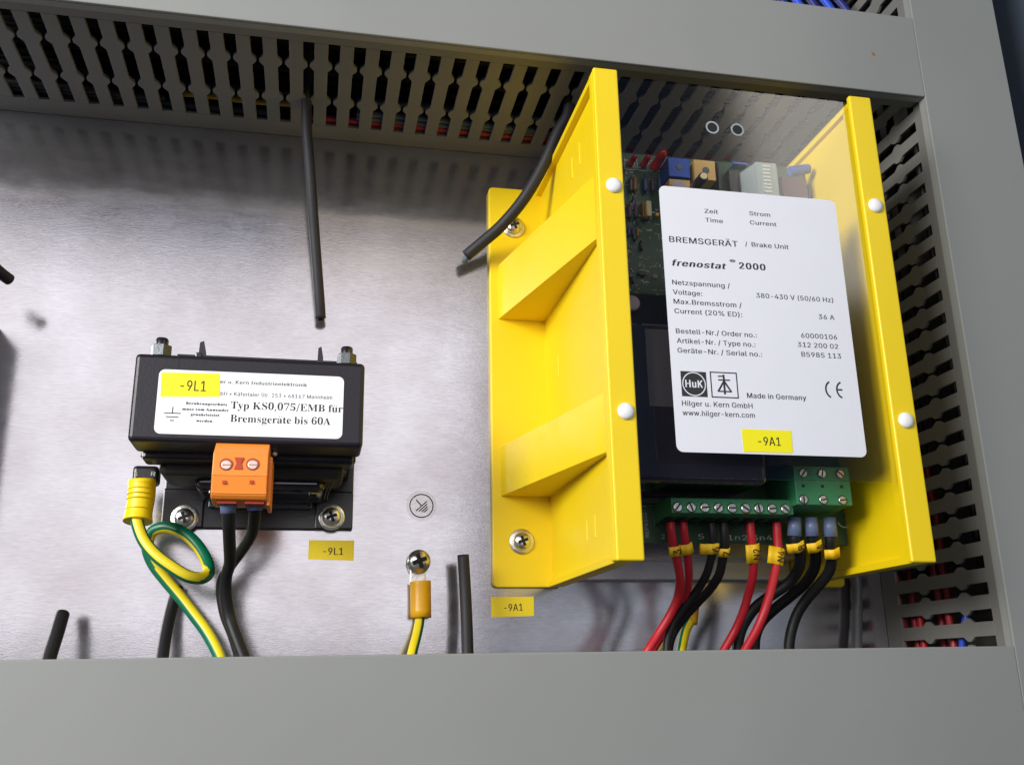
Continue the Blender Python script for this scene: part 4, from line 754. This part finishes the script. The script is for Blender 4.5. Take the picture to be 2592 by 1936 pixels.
# ------------------------------------------------------------------ brake unit
bu = thing('brake_unit', (178.5, 146, 0), 'large brake unit with two yellow side walls, clear cover and white rating label', 'brake unit')
Y0, Y1 = 39.6, 252.3
def mx(v): return 357.4 - v                        # mirror about the middle of the unit
for side in (0, 1):
    f = (lambda v: v) if side == 0 else mx
    S = lambda a, b: (min(f(a), f(b)), max(f(a), f(b)))
    mb = MB()
    pts = rrect(*S(86.4, 119), Y0, Y1, 2.2)
    mb.prism(pts, 2, .2, 4, bev=.5)
    part('flange', mb, 'yellow', bu)
    mb = MB().box(*S(115.4, 118.5), Y0+.3, Y1-.3, 3.8, 115)
    mb.box(*S(112.4, 118.3), Y1-3, Y1, 3.9, 115.4, bev=.3)            # top rim
    mb.box(*S(113.4, 120.6), Y0, Y0+3, 3.9, 115.4, bev=.3)            # bottom rim
    mb.box(*S(118.2, 120.4), Y0+3, Y1-1, 107.5, 113.6)                # groove lip under the cover
    mb.box(*S(118.2, 120.6), Y1-3.4, Y1-.2, 3.9, 112, bev=.3)
    up = part('side_wall', mb, 'yellow', bu)
    mb = MB().box(*S(111.9, 123), Y0-.1, Y1+.1, 115.2, 118, bev=.8, seg=3)
    # rounded outer flank of the front strip
    mb.box(*S(111.9, 115.6), Y0+.2, Y1-.2, 110.5, 115.6, bev=.7)
    part('front_strip', mb, 'yellow', bu)
    for yb, yt in ((183-6.8, 206.2), (81.7+1.8, 108.2)):
        yb2 = yb
        mb = MB()
        pts = [(f(90.6), 3.9), (f(115.6), 3.9), (f(115.6), 112.5), (f(113.8), 112.5), (f(113.8), 107)]
        mb.prism(pts, 1, yb2, yt, bev=.25)
        part('gusset', mb, 'yellow', bu)
    for y0, y1, z in ((226, 237.5, 80), (226, 237, 66.5), (53, 62.5, 80), (53.4, 62, 67.5), (138.5, 149.3, 28.5)):
        part('ridge', MB().box(*S(115.1, 115.6), y0, y1, z-.7, z+.7, bev=.2), 'yellow', bu)
    for yy in (61.4, 229.2): screw((f(100.6 if yy < 100 else 99.5), yy, 4), bu)
for x, y in ((118.4, 195.3), (118.4, 97.2), (240.0, 196.4), (240.2, 97.8)):
    part('rivet', MB().lathe([(3.4, 0), (3.4, .5), (3.1, 1.15), (2.3, 1.7), (1.1, 2.0), (.2, 2.05)], (x, y, 118), 26), 'white', bu)
cover = part('clear_cover', MB().box(120.5, 236.9, 72.2, 250.6, 113.9, 115.0, bev=.15), 'clear', bu)
for c in ((166.7, 230.0, 115.0), (178.6, 230.1, 115.0)):
    mb = MB(); pts = 32
    arc(mb, c, 2.75, 0, 360, .75, 115.12, n=36); arc(mb, c, 2.4, 0, 360, .15, 114.5, n=36)
    part('hole_rim', mb, 'dip_grey', cover)
    part('hole', MB().lathe([(2.35, 0), (2.35, .04)], (c[0], c[1], 115.04), 28, smooth=False), 'hole', cover)

# heatsink and circuit board
mb = MB().box(119, 238.4, 42.8, 246, .2, 9, bev=.3)
part('heatsink', mb, 'alu', bu)
mb = MB().box(121, 236, 51.5, 246, 9, 24, bev=.6)
part('heatsink_step', mb, 'alu', bu)
mb = MB()
for x in (126, 232):
    for y in (60, 234): mb.lathe([(2.5, 0), (2.5, 40.5)], (x, y, 24), 12)
part('spacer', mb, 'steel_dull', bu)
pcb = part('circuit_board', MB().box(119.2, 238.4, 53.2, 243, 64.4, 66), 'pcb', bu)
ZB = 66
# silkscreen
mb = MB()
lettering(mb, '1n2 3n4', (180.3, 54.7, 66.1), (201.5, 54.8, 66.1), 2.2, z=ZB+.06)
lettering(mb, '5', (166.5, 55.0, 66.1), (169.2, 55.1, 66.1), 2.2, z=ZB+.06)
lettering(mb, '2', (149.4, 54.9, 66.1), (151.0, 54.9, 66.1), 2.0, z=ZB+.06)
lettering(mb, 'REP6SSI-1', (143.7, 55.5, 66.1), (143.1, 69.7, 66.1), 1.7, z=ZB+.06, up=(-1, 0, 0))
rd = random.Random(5)
strokes(mb, [((146.8, 72.6, 66.1), (146.6, 61.0, 66.1)), ((142.3, 75.7, 66.1), (154.6, 75.6, 66.1))], .35, ZB+.06)
c = (237.8, 64.4, 66.1); arc(mb, c, 3.4, 200, 330, .5, ZB+.06)
for k in range(260):
    x, y = rd.uniform(121, 160), rd.uniform(150, 240)
    L_ = rd.choice((.7, .9, 1.6, 2.6)); a = rd.choice((0, 0, math.pi/2))
    strokes(mb, [((x, y), (x+L_*math.cos(a), y+L_*math.sin(a)))], rd.choice((.25, .35, .6)), ZB+.05+k*.0003)
part('silkscreen', mb, 'silk', pcb, kind='stuff')
mb = MB()
for k in range(260):
    x, y = rd.uniform(121, 150), rd.uniform(150, 240)
    mb.lathe([(.45, 0), (.38, .3), (.1, .5)], (x, y, ZB+.02), 6)
part('solder_joint', mb, 'steel_dull', pcb, kind='stuff')
def led(p, r, h, tilt=0):
    mb = MB().lathe([(r*1.15, 0), (r*1.15, .9), (r, .9), (r, h*.72), (r*.85, h*.88), (r*.45, h*.98), (.05, h)], p, 16, axis=(tilt, .06, 1))
    part('led', mb, 'led', pcb)
led((145.4, 237.2, 66.0), 1.35, 7.5); led((151.9, 237.2, 66.0), 1.5, 8.5); led((157.8, 236.7, 66.0), 2.3, 14)
strokes_mb = MB()
for a in ((145.0, 235.7, 66.1), (151.3, 235.8, 66.1), (157.4, 235.9, 66.1)):
    x, y = a[0], a[1]; strokes(strokes_mb, [((x-2.6, y-1.6), (x+2.6, y-1.6)), ((x-2.6, y-1.6), (x-2.6, y+4.6)), ((x+2.6, y-1.6), (x+2.6, y+4.6))], .35, ZB+.07)
part('led_outline', strokes_mb, 'silk', pcb)
def trimmer(tl, br, z1, m_, knob='hole'):
    mb = MB().box(tl[0], br[0], br[1], tl[1], ZB, z1, bev=.25); t = part('trimmer', mb, m_, pcb)
    return t
ta, tb = (160.5, 236.3, 77.0), (171.3, 226.1, 77.0); trimmer(ta, tb, 77, 'trim_blue')
c = (166.2, 231.4, 77.0); part('trimmer_shaft', MB().lathe([(1.7, 0), (1.6, .3)], (c[0], c[1], 77), 16), 'dark_steel', pcb)
ta, tb = (173.7, 236.4, 77.0), (184.5, 225.9, 77.0); trimmer(ta, tb, 77, 'trim_tan')
c = (179.5, 230.9, 77.0); part('trimmer_shaft', MB().lathe([(1.8, 0), (1.7, .3)], (c[0], c[1], 77), 16), 'dark_steel', pcb)
ta, tb = (160.3, 224.7, 77.0), (170.9, 214.7, 77.0); trimmer(ta, tb, 77, 'trim_tan')
c = (164.5, 219.4, 79.0); part('trimmer_shaft', MB().lathe([(4.0, 0), (3.8, 1.6)], (c[0], c[1], 77), 22), 'pink', pcb)
a, b = Vector((173.1, 221.5, 80.0)), Vector((169.6, 216.6, 96.0))
mb = MB().lathe([(2.3, 0), (2.3, 21), (2.0, 21.5)], (b.x, b.y, 74.5), 18); part('trimmer_knob', mb, 'black', pcb)
part('knob_cap', MB().lathe([(1.75, 0), (1.5, .4)], (b.x, b.y, 96), 18), 'cream', pcb)
# resistors, diodes and small parts left of the label
res = []
def axial(x, y, L_, r, m_, z=ZB+1.5, name='resistor'):
    mb = MB().lathe([(.25, -L_*.8), (.3, -L_*.5), (r, -L_*.48), (r*.86, -L_*.3), (r*.86, L_*.3), (r, L_*.48), (.3, L_*.5), (.25, L_*.8)], (x, y, z), 10, axis=(.02, 1, 0))
    part(name, mb, m_, pcb)
for p, m_, nm in (((151.7, 225.5, 67.0), 'resistor_blue', 'resistor'), ((155.6, 225.9, 67.0), 'resistor_plum', 'resistor'), ((159.2, 226.8, 67.0), 'resistor_blue', 'resistor'),
                  ((146.5, 225.4, 67.0), 'brown', 'resistor'), ((143.0, 210.6, 67.0), 'resistor_plum', 'diode'), ((146.1, 210.9, 67.0), 'resistor_plum', 'diode'), ((144.4, 224.9, 67.0), 'dark_steel', 'diode')):
    axial(p[0], p[1], 6.5, 1.15, m_, name=nm)
p0, p1 = (148.8, 215.1, 70.0), (152.8, 207.2, 70.0)
part('film_capacitor', MB().box(p0[0], p1[0], p1[1], p0[1], ZB, 70, bev=.5), 'brown', pcb)
p0, p1 = (149.6, 214.4, 73.0), (152.2, 206.3, 73.0)
part('ceramic_resistor', MB().box(p0[0], p1[0], p1[1], p0[1], 70, 73, bev=.5), 'cream', pcb)
part('ceramic_capacitor', MB().lathe([(.8, 0), (.8, 2)], (156.1, 209.1, 68.0), 12), 'lug_orange', pcb)
for k in range(70):
    x, y = rd.uniform(120.5, 148), rd.uniform(146, 222)
    if y > 206 and x < 137 : y -= 30
    m_ = rd.choice(('resistor_plum', 'resistor_blue', 'dark_steel', 'brown', 'black', 'black'))
    if rd.random() < .5: axial(x, y, rd.uniform(2.5, 4.5), .8, m_, z=ZB+1)
    else:
        w_ = rd.uniform(.8, 2.2); part('chip', MB().box(x-w_, x+w_, y-.9, y+.9, ZB, ZB+rd.uniform(.8, 2.2), bev=.15), m_, pcb)
# right half: IC, DIP block, blue capacitor
p0, p1 = (194.8, 236.8, 70.0), (199.9, 221.6, 70.0)
part('integrated_circuit', MB().box(p0[0], p1[0], p1[1], p0[1], ZB, 70, bev=.3), 'black', pcb)
p0, p1 = (189.0, 239.2, 72.0), (190.3, 219.8, 72.0)
part('integrated_circuit', MB().box(p0[0]-1, p1[0]-1, p1[1], p0[1], ZB, 72, bev=.3), 'black', pcb)
p0, p1 = (197.8, 241.5, 70.0), (206.0, 240.8, 70.0)
part('film_capacitor', MB().box(p0[0], p1[0], p1[1]-.6, p0[1], ZB, 70, bev=.3), 'cap_blue', pcb)
p0, p1 = (204.3, 236.5, 80.0), (215.5, 216.1, 80.0)
dip = part('ribbon_socket', MB().box(p0[0], p1[0], p1[1], p0[1], ZB, 80, bev=.4), 'dip_grey', pcb)
mb = MB()
for k in range(8):
    yy = p0[1]-1.6-k*1.95; mb.box(p0[0]+3.2, p0[0]+7.2, yy-1.3, yy, 80, 80.5, bev=.2)
part('contact', mb, 'dip_light', pcb)
mb = MB(); q0 = (204.0, 237.0, 72.0)
mb.prism([(p0[0]-.2, 79.5), (p0[0]-.2, ZB), (p0[0]-3.2, ZB), (p0[0]-3.2, 70)], 1, p1[1], p0[1]-.8)
part('socket_latch', mb, 'dip_grey', pcb)
a, b = Vector((224.3, 235.2, 76.0)), Vector((235.0, 237.6, 76.0))
mb = MB().lathe([(2.4, 0), (2.5, .5), (2.5, (b-a).length-.6), (2.3, (b-a).length)], a, 18, axis=b-a); part('capacitor', mb, 'cap_blue', pcb)
mb = MB().lathe([(1.5, 0), (1.4, .3)], b, 14, axis=b-a); part('capacitor_end', mb, 'trim_tan', pcb)
p0, p1 = (219.6, 232.3, 76.0), (233.0, 219.7, 76.0)
part('relay', MB().box(p0[0], p1[0], p1[1], p0[1], ZB, 76, bev=.4), 'resistor_plum', pcb)
p0, p1 = (237.3, 233.1, 70.0), (240.1, 223.4, 70.0)
part('relay_coil', MB().box(p0[0], p1[0], p1[1], p0[1], ZB, 70, bev=.4), 'dark_steel', pcb)
# big black power modules under the label
zz = 104
mod = part('power_module', MB().box(121.5, 183.2, 72.6, 140, 68, zz, bev=2.6, seg=4), 'black_gloss', bu)
a, b = (133.5, 137.4, 104.1), (153.4, 103.8, 104.1)
part('dull_label', MB().box(a[0], b[0], b[1], a[1], zz+.02, zz+.12), 'dull_tape', mod)
part('module_foot', MB().box(124, 181, 70, 138, ZB, 68), 'black', mod)
part('transistor', MB().box(130, 160, 142, 162, ZB, 84, bev=1), 'black', bu)
part('transistor', MB().box(163, 190, 146, 168, ZB, 88, bev=1), 'black', bu)
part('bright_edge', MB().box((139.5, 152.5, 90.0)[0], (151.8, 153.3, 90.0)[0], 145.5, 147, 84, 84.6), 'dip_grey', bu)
part('disc_varistor', MB().lathe([(3.6, 0), (3.6, 2), (3, 2.6)], (133.7, 154.4, 88.0), 20), 'pink', bu)
part('disc_capacitor', MB().lathe([(1.4, 0), (1.4, 1), (1, 1.5)], (146.9, 169.8, 84.0), 16, axis=(.3, .3, 1)), 'pink', bu)
part('power_diode', MB().box(192, 205, 84, 130, ZB, 86, bev=1), 'black', bu)
part('film_capacitor', MB().box(207, 232, 96, 140, ZB, 92, bev=1.5), 'black', bu)
part('film_capacitor', MB().box(193, 232, 145, 186, ZB, 80, bev=1.5), 'black', bu)

# white rating label on the cover
ZL = 115.05
lab = part('rating_label', MB().prism(rrect(139.6, 222.2, 82.3, 198.9, 2.8), 2, ZL, ZL+.15), 'paper', bu)
mb = MB(); z = ZL+.2
for body, a, b, h, kw in (
  ('Zeit', (159.6, 187.5, 115.2), (165.8, 187.6, 115.2), 1.9, {}), ('Time', (159.6, 183.3, 115.2), (167.7, 183.4, 115.2), 1.9, {}),
  ('Strom', (180.3, 188.0, 115.2), (190.1, 188.4, 115.2), 1.9, {}), ('Current', (180.2, 183.6, 115.2), (192.6, 184.1, 115.2), 1.9, {}),
  ('BREMSGER\u00c4T', (142.6, 172.2, 115.2), (173.6, 173.2, 115.2), 2.65, dict(bold=.05)), ('/', (177.0, 173.3, 115.2), (178.0, 173.4, 115.2), 2.0, {}),
  ('Brake Unit', (180.0, 173.1, 115.2), (197.2, 173.6, 115.2), 2.1, {}),
  ('frenostat', (142.6, 161.4, 115.2), (166.9, 162.4, 115.2), 2.75, dict(bold=.13, shear=.28)), ('\u00ae', (169.1, 164.9, 115.2), (171.8, 165.1, 115.2), 1.6, dict(bold=.06)),
  ('2000', (173.2, 162.4, 115.2), (185.4, 162.9, 115.2), 2.9, dict(bold=.13)),
  ('Netzspannung /', (142.6, 153.0, 115.2), (168.3, 153.8, 115.2), 2.1, {}), ('Voltage:', (142.6, 148.8, 115.2), (155.5, 149.3, 115.2), 2.1, {}),
  ('380-430 V (50/60 Hz)', (179.8, 149.4, 115.2), (215.4, 150.4, 115.2), 2.1, {}), ('Max.Bremsstrom /', (142.6, 144.4, 115.2), (172.8, 145.4, 115.2), 2.1, {}),
  ('Current (20% ED):', (142.7, 140.3, 115.2), (172.6, 141.1, 115.2), 2.1, {}), ('36 A', (207.6, 141.8, 115.2), (215.0, 142.0, 115.2), 2.1, {}),
  ('Bestell-Nr./ Order no.:', (142.7, 131.3, 115.2), (178.3, 132.6, 115.2), 2.1, {}), ('60000106', (198.5, 132.7, 115.2), (215.1, 133.3, 115.2), 2.1, {}),
  ('Artikel-Nr. / Type no.:', (142.8, 127.3, 115.2), (177.3, 128.2, 115.2), 2.1, {}), ('312 200 02', (196.5, 128.6, 115.2), (215.1, 129.1, 115.2), 2.1, {}),
  ('Ger\u00e4te-Nr. / Serial no.:', (142.8, 123.1, 115.2), (179.9, 124.1, 115.2), 2.1, {}), ('B5985 113', (197.7, 124.3, 115.2), (215.9, 124.9, 115.2), 2.1, {}),
  ('Made in Germany', (171.5, 105.4, 115.2), (197.7, 105.8, 115.2), 2.15, dict(bold=.06)),
  ('Hilger u. Kern GmbH', (143.1, 100.9, 115.2), (173.5, 101.6, 115.2), 2.15, {}), ('www.hilger-kern.com', (143.1, 96.9, 115.2), (174.1, 97.7, 115.2), 2.15, {})):
    line(mb, body, a, b, h, z, **kw)
# marks: ring with letters, framed balance-like sign, conformity sign
a, b = (143.4, 115.8, 115.2), (154.4, 105.2, 115.2); sx0, sx1, sy0, sy1 = a[0], b[0], b[1], a[1]
mb.add([(sx0, sy0, z), (sx1, sy0, z), (sx1, sy1, z), (sx0, sy1, z)], [(0, 1, 2, 3)])
cc = ((sx0+sx1)/2, (sy0+sy1)/2); rr = (sx1-sx0)*.44
arc(mb, cc, rr, 0, 360, .42, z+.03, mi=1, n=40)
lettering(mb, 'HuK', (cc[0]-rr*.78, cc[1]-1.45, z+.04), (cc[0]+rr*.78, cc[1]-1.45, z+.04), 3.1, mi=1, bold=.1)
a, b = (156.3, 115.9, 115.2), (167.6, 105.4, 115.2); fx0, fx1, fy0, fy1 = a[0], b[0], b[1], a[1]
strokes(mb, [((fx0, fy0), (fx1, fy0)), ((fx1, fy0-.25), (fx1, fy1+.25)), ((fx1, fy1), (fx0, fy1)), ((fx0, fy1+.25), (fx0, fy0-.25))], .5, z)
def F(u, v): return (fx0+(fx1-fx0)*u, fy0+(fy1-fy0)*v)
strokes(mb, [(F(.5, .12), F(.5, .92))], .85, z+.01)
strokes(mb, [(F(.28, .70), F(.74, .70)), (F(.28, .84), F(.5, .86)), (F(.24, .24), F(.76, .24))], .55, z+.02)
strokes(mb, [(F(.5, .66), F(.24, .22)), (F(.5, .66), F(.76, .22))], .75, z+.03)
c1 = (209.6, 110.7, 115.2); c2 = (214.4, 110.8, 115.2)
arc(mb, (c1[0]+.6, c1[1]), 3.1, 112, 248, .75, z, ry=3.6); arc(mb, (c2[0]+.7, c2[1]-.1), 3.0, 108, 252, .75, z, ry=3.5)
strokes(mb, [((c2[0]-2.2, c2[1]), (c2[0]+.2, c2[1]))], .7, z+.01)
part('lettering', mb, ['ink_grey', 'paper'], lab)
mb = MB(); quad_plate(mb, [(167.8, 92.5, 115.4), (189.4, 92.4, 115.4), (189.2, 83.2, 115.4), (167.8, 83.1, 115.4)][::-1], z, .1)
tg = part('marker_label', mb, 'label_yellow', bu)
mb = MB(); line(mb, '-9A1', (174.4, 85.9, 115.5), (184.2, 86.0, 115.5), 3.5, z+.16); part('lettering', mb, 'ink', tg)

# terminal blocks
def term_screw(r, h, m_, ang):
    mb = MB(); mb.lathe([(r, 0), (r, h*.7), (r*.86, h)], (0, 0, 0), 16)
    b2 = MB().box(-r*.85, r*.85, -r*.17, r*.17, h-.02, h+.07, mi=1)
    for v in b2.bm.verts:
        x, y = v.co.x, v.co.y; v.co.x = x*math.cos(ang)-y*math.sin(ang); v.co.y = x*math.sin(ang)+y*math.cos(ang)
    mb.absorb(b2.bm); me = mb.mesh('screw'); me.materials.append(M[m_]); me.materials.append(M['hole']); return me
p0, p1 = (146.5, 69.0, 88.0), (201.0, 62.8, 88.0)
BX0, BX1, BY0, BY1 = p0[0], p1[0]+.4, p1[1], p0[1]
mb = MB().prism([(BY0, 88), (BY1, 88), (BY1+1, 84), (BY1+1, ZB), (BY0-1.6, ZB), (BY0-1.6, 70), (BY0, 84)], 0, BX0, BX1, bev=.25)
t9 = part('terminal_block', mb, 'green', bu, label='nine pole green terminal block')
xs = [(148.8, 65.0, 88.0)[0] + ((197.4, 65.1, 88.0)[0]-(148.8, 65.0, 88.0)[0])*k/8 for k in range(9)]
yy = ((148.8, 65.0, 88.0)[1]+(197.4, 65.1, 88.0)[1])/2
for k, x in enumerate(xs):
    part('screw_well', MB().lathe([(2.25, 0), (2.25, .06)], (x+.15, yy+.1, 88.0), 18, smooth=False), 'hole', t9)
    part('screw', term_screw(2.0, 1.0, 'steel_dull', [.9, 1.9, .1, .8, 0, -.6, 1.7, .1, -.7][k]), None, t9, pos=(x, yy, 88.06))
    part('wire_inlet', MB().box(x-2.1, x+2.1, BY0-1.75, BY0-1.55, 71, 80), 'hole', t9)
p0, p1 = (200.2, 82.5, 94.0), (226.0, 66.1, 94.0)
CX0, CX1, CY0, CY1 = p0[0], p1[0], p1[1], p0[1]
mb = MB().prism([(CY0, 94), (CY1, 94), (CY1+.8, 90), (CY1+.8, ZB), (CY0-1.4, ZB), (CY0-1.4, 72), (CY0, 89)], 0, CX0, CX1, bev=.3)
t3 = part('terminal_block', mb, 'green', bu, label='three pole green terminal block with six screws')
part('step_line', MB().box(CX0+.1, CX1-.1, (CY0*.36+CY1*.64)-.12, (CY0*.36+CY1*.64)+.12, 93.9, 94.06), 'pcb', t3)
for k in range(3):
    for r_, (p, q_) in enumerate((((204.3, 79.6, 94.0), (221.6, 79.4, 94.0)), ((203.2, 68.4, 94.0), (221.2, 68.1, 94.0)))):
        x = p[0]+(q_[0]-p[0])*k/2; y = (p[1]+q_[1])/2
        part('screw_well', MB().lathe([(2.1, 0), (2.1, .06)], (x+.2, y+.1, 94.0), 18, smooth=False), 'hole', t3)
        part('screw', term_screw(1.8, .7, 'copper_screw' if (r_ == 0 and k == 2) else 'steel_dull', [1.5, .2, .1][k] if r_ else [.9, 1.4, -.7][k]), None, t3, pos=(x, y, 94.06))
    p, q_ = (203.8, 74.1, 94.0), (221.7, 74.1, 94.0)
    x = p[0]+(q_[0]-p[0])*k/2; y = (p[1]+q_[1])/2
    part('test_hole', MB().box(x-.65, x+.65, y-.65, y+.65, 93.9, 94.1), 'hole', t3)

# ------------------------------------------------------------------ wires of the brake unit
def flag(t, p, q_, w0, w1, body, z_off, m_='marker_yellow', text_up=None, bend=.8, turn=0):
    # a strip of marker tape wrapped over the wire: p..q_ runs along the wire, w0/w1 reach left and right
    p, q_ = Vector(p), Vector(q_); d = (p-q_).normalized(); sx = Vector((1, 0, 0)); sx = (sx-d*sx.dot(d)).normalized(); nz = sx.cross(d)
    if nz.z < 0: nz = -nz
    n = 12; vs = []; w0 *= 1.15; w1 *= 1.15
    for i in range(n+1):
        u = -w0+(w0+w1)*i/n
        hgt = z_off - bend*(u/max(w0, w1))**2*1.6 + .22*math.sin(u*1.7+turn)
        for P_ in (p, q_): vs.append(P_+sx*u+nz*hgt)
    fs = [(2*i, 2*i+1, 2*i+3, 2*i+2) for i in range(n)]
    m0 = len(vs); vs += [v-nz*.35 for v in vs]
    fs += [(m0+2*i+2, m0+2*i+3, m0+2*i+1, m0+2*i) for i in range(n)]
    fs += [(2*i+2, m0+2*i+2, m0+2*i, 2*i) for i in range(n)] + [(2*i, m0+2*i, m0+2*i+2, 2*i+2) for i in range(0)]
    fs += [(2*i+1, m0+2*i+1, m0+2*i+3, 2*i+3) for i in range(n)] + [(0, m0, m0+1, 1), (2*n+1, m0+2*n+1, m0+2*n, 2*n)]
    mb = MB().add(vs, fs, smooth=True); f = part('marker', mb, m_, t)
    if body:
        mb = MB(); ln = (p-q_).length; h = 3.3; o = nz*(z_off+.5)
        c = (p+q_)/2 + sx*text_up
        half = d*(.36*len(body)*h)
        a, b = c - half + sx*h*.5 + o, c + half + sx*h*.5 + o
        lettering(mb, body, a, b, h, up=tuple(-sx)); part('lettering', mb, 'ink', f)
    return f
G1, G2, G3 = 'red wires of the brake unit', 'black wires of the nine pole terminal', 'black wires with grey ferrules of the brake unit'
w = wire_thing('wire', 'leftmost red wire under the green terminal strip, with yellow marker 3', 'wire', G1,
   [(150.3, 60.6, 76.0), (150.2, 57.4, 76.0), (151.3, 52.3, 74.0), (154.3, 44.8, 70.0), (156.6, 37.8, 66.0), (157.3, 30.3, 60.0), (154.8, 23.1, 56.0), (150.1, 15.8, 54.0), (144.5, 8.5, 54.0), (142.4, 4.4, 52.0)], 1.88, 'red')
flag(w, (151.7, 51.2, 74.0), (152.7, 47.3, 72.0), 2.4, 2.4, '3', 2.2, text_up=.4)
w = wire_thing('wire', 'second red wire from the left, beside the one marked 3', 'wire', G1,
   [(156.0, 60.7, 76.0), (156.0, 57.5, 76.0), (157.1, 52.4, 74.0), (159.3, 44.9, 70.0), (161.4, 38.0, 64.0), (162.3, 31.1, 56.0), (159.7, 24.5, 50.0), (155.5, 17.1, 47.0), (149.9, 9.2, 46.0), (147.5, 4.4, 44.0)], 1.78, 'red')
flag(w, (156.4, 52.1, 75.0), (157.8, 48.0, 73.0), 2.3, 2.5, '', 2.4, turn=1)
w = wire_thing('wire', 'left black wire under the green terminal strip, marker 6', 'wire', G2,
   [(168.7, 60.8, 76.0), (168.9, 56.5, 76.0), (169.5, 50.4, 74.0), (169.5, 44.9, 70.0), (168.8, 39.4, 66.0), (166.7, 33.5, 60.0), (162.7, 27.4, 55.0), (158.1, 20.6, 52.0), (154.8, 14.2, 52.0), (153.8, 7.9, 52.0), (153.5, 3.7, 52.0)], 1.79, 'rubber')
flag(w, (168.3, 52.4, 75.0), (168.6, 48.2, 73.0), 4.6, 2.6, '6', 2.2, text_up=1.3, turn=2)
w = wire_thing('wire', 'right black wire under the green terminal strip, marker 7', 'wire', G2,
   [(174.4, 60.9, 76.0), (174.4, 56.6, 76.0), (174.9, 50.4, 74.0), (175.0, 45.0, 70.0), (175.1, 39.5, 65.0), (173.6, 34.2, 58.0), (170.4, 28.8, 50.0), (166.0, 23.1, 45.0), (162.3, 17.8, 42.0), (159.6, 12.9, 42.0), (158.3, 7.5, 42.0), (157.8, 3.8, 42.0)], 1.96, 'rubber')
flag(w, (174.1, 50.5, 75.0), (174.5, 47.3, 73.0), 2.4, 2.2, '7', 2.3, text_up=.3)
w = wire_thing('wire', 'red wire in the middle under the green terminal strip, marker N2', 'wire', G1,
   [(186.8, 61.1, 76.0), (186.7, 57.8, 76.0), (187.3, 52.5, 75.0), (188.6, 44.8, 72.0), (189.4, 38.2, 68.0), (189.5, 31.2, 62.0), (188.1, 23.9, 58.0), (185.6, 16.6, 54.0), (180.7, 8.6, 52.0), (177.6, 3.9, 52.0)], 1.85, 'red')
flag(w, (187.1, 52.1, 75.0), (188.3, 44.5, 72.0), 2.9, 2.7, 'N2', 2.2, text_up=.9)
w = wire_thing('wire', 'red wire right of the N2 one, marker N4, crossing in front of the black wires', 'wire', G1,
   [(198.7, 61.1, 77.0), (198.6, 57.8, 77.0), (198.7, 50.3, 76.0), (197.5, 43.9, 76.0), (194.8, 36.8, 77.0), (191.5, 29.4, 78.0), (188.1, 22.1, 78.0), (185.3, 15.6, 76.0), (181.6, 8.1, 72.0), (179.5, 3.6, 70.0)], 1.89, 'red')
flag(w, (198.1, 50.1, 76.0), (196.6, 42.8, 76.0), 3.6, 2.6, 'N4', 2.3, text_up=1.1, turn=1)
def big(label, pts, fx, mk, body, tu, w0, w1, turn):
    w = wire_thing('wire', label, 'wire', G3, pts, BR, 'rubber')
    part('ferrule', MB().tube([fx[0], fx[1]], lambda t: BR*1.22*(.93+.1*t), n=18, sub=1), 'ferrule', w)
    flag(w, mk[0], mk[1], w0, w1, body, BR+.4, text_up=tu, turn=turn, bend=1.2)
BR = 2.44
big('black wire with grey ferrule on the left pole of the three pole terminal',
    [(206.2, 57.8, 78.0), (206.6, 52.4, 77.0), (210.9, 47.6, 72.0), (212.7, 42.3, 66.0), (210.6, 36.8, 60.0), (204.5, 31.8, 54.0), (198.3, 26.8, 50.0), (193.1, 20.0, 48.0), (190.0, 14.0, 48.0), (188.5, 7.6, 48.0), (188.0, 3.3, 48.0)],
    ((206.5, 63.1, 79.0), (205.9, 55.0, 78.0)), ((206.1, 53.0, 77.0), (207.3, 49.2, 75.0)), '8', 1.6, 3.6, 3.4, 1)
big('black wire with grey ferrule on the middle pole of the three pole terminal',
    [(214.6, 57.9, 78.0), (215.5, 52.7, 76.0), (219.5, 47.9, 70.0), (222.4, 42.7, 62.0), (221.8, 37.3, 54.0), (217.8, 31.8, 46.0), (212.1, 26.3, 40.0), (207.5, 21.1, 36.0), (203.8, 14.9, 36.0), (201.5, 7.6, 38.0), (200.9, 3.2, 38.0)],
    ((214.2, 63.2, 79.0), (214.4, 55.1, 78.0)), ((214.6, 53.3, 77.0), (216.0, 49.4, 75.0)), 'A', 1.8, 3.0, 3.4, 1.5)
big('black wire with grey ferrule and blank marker on the rightmost pole',
    [(223.4, 58.0, 78.0), (223.5, 52.6, 77.0), (226.1, 46.1, 72.0), (227.1, 40.7, 66.0), (225.6, 35.3, 58.0), (222.8, 30.2, 52.0), (219.7, 24.3, 48.0), (217.2, 17.7, 46.0), (215.1, 11.1, 46.0), (214.4, 5.6, 46.0), (214.0, 2.4, 46.0)],
    ((223.0, 63.3, 79.0), (223.1, 54.9, 78.0)), ((223.8, 50.6, 76.0), (224.8, 46.7, 74.0)), '', 0, 3.2, 3.0, 2)
w = thing('earth_wire', (186.4, 30.7, 6.0), 'green and yellow wire behind the black wires under the brake unit', 'earth wire')
part('sleeve', MB().tube([(187.0, 34.9, 7.0), (185.9, 28.8, 7.0), (184.3, 21.9, 8.0)], 2.59, n=18, sub=3), 'lug_orange', w)
part('insulation', MB().tube([(183.8, 23.4, 8.0), (180.4, 18.6, 9.0), (177.2, 12.6, 12.0), (174.4, 7.9, 16.0), (173.0, 3.9, 18.0)], 2.25, n=16, sub=5,
     mfun=lambda a, t: 0 if .07 < a < .24 else 1, fixed=True), ['wire_green', 'wire_yellow'], w)
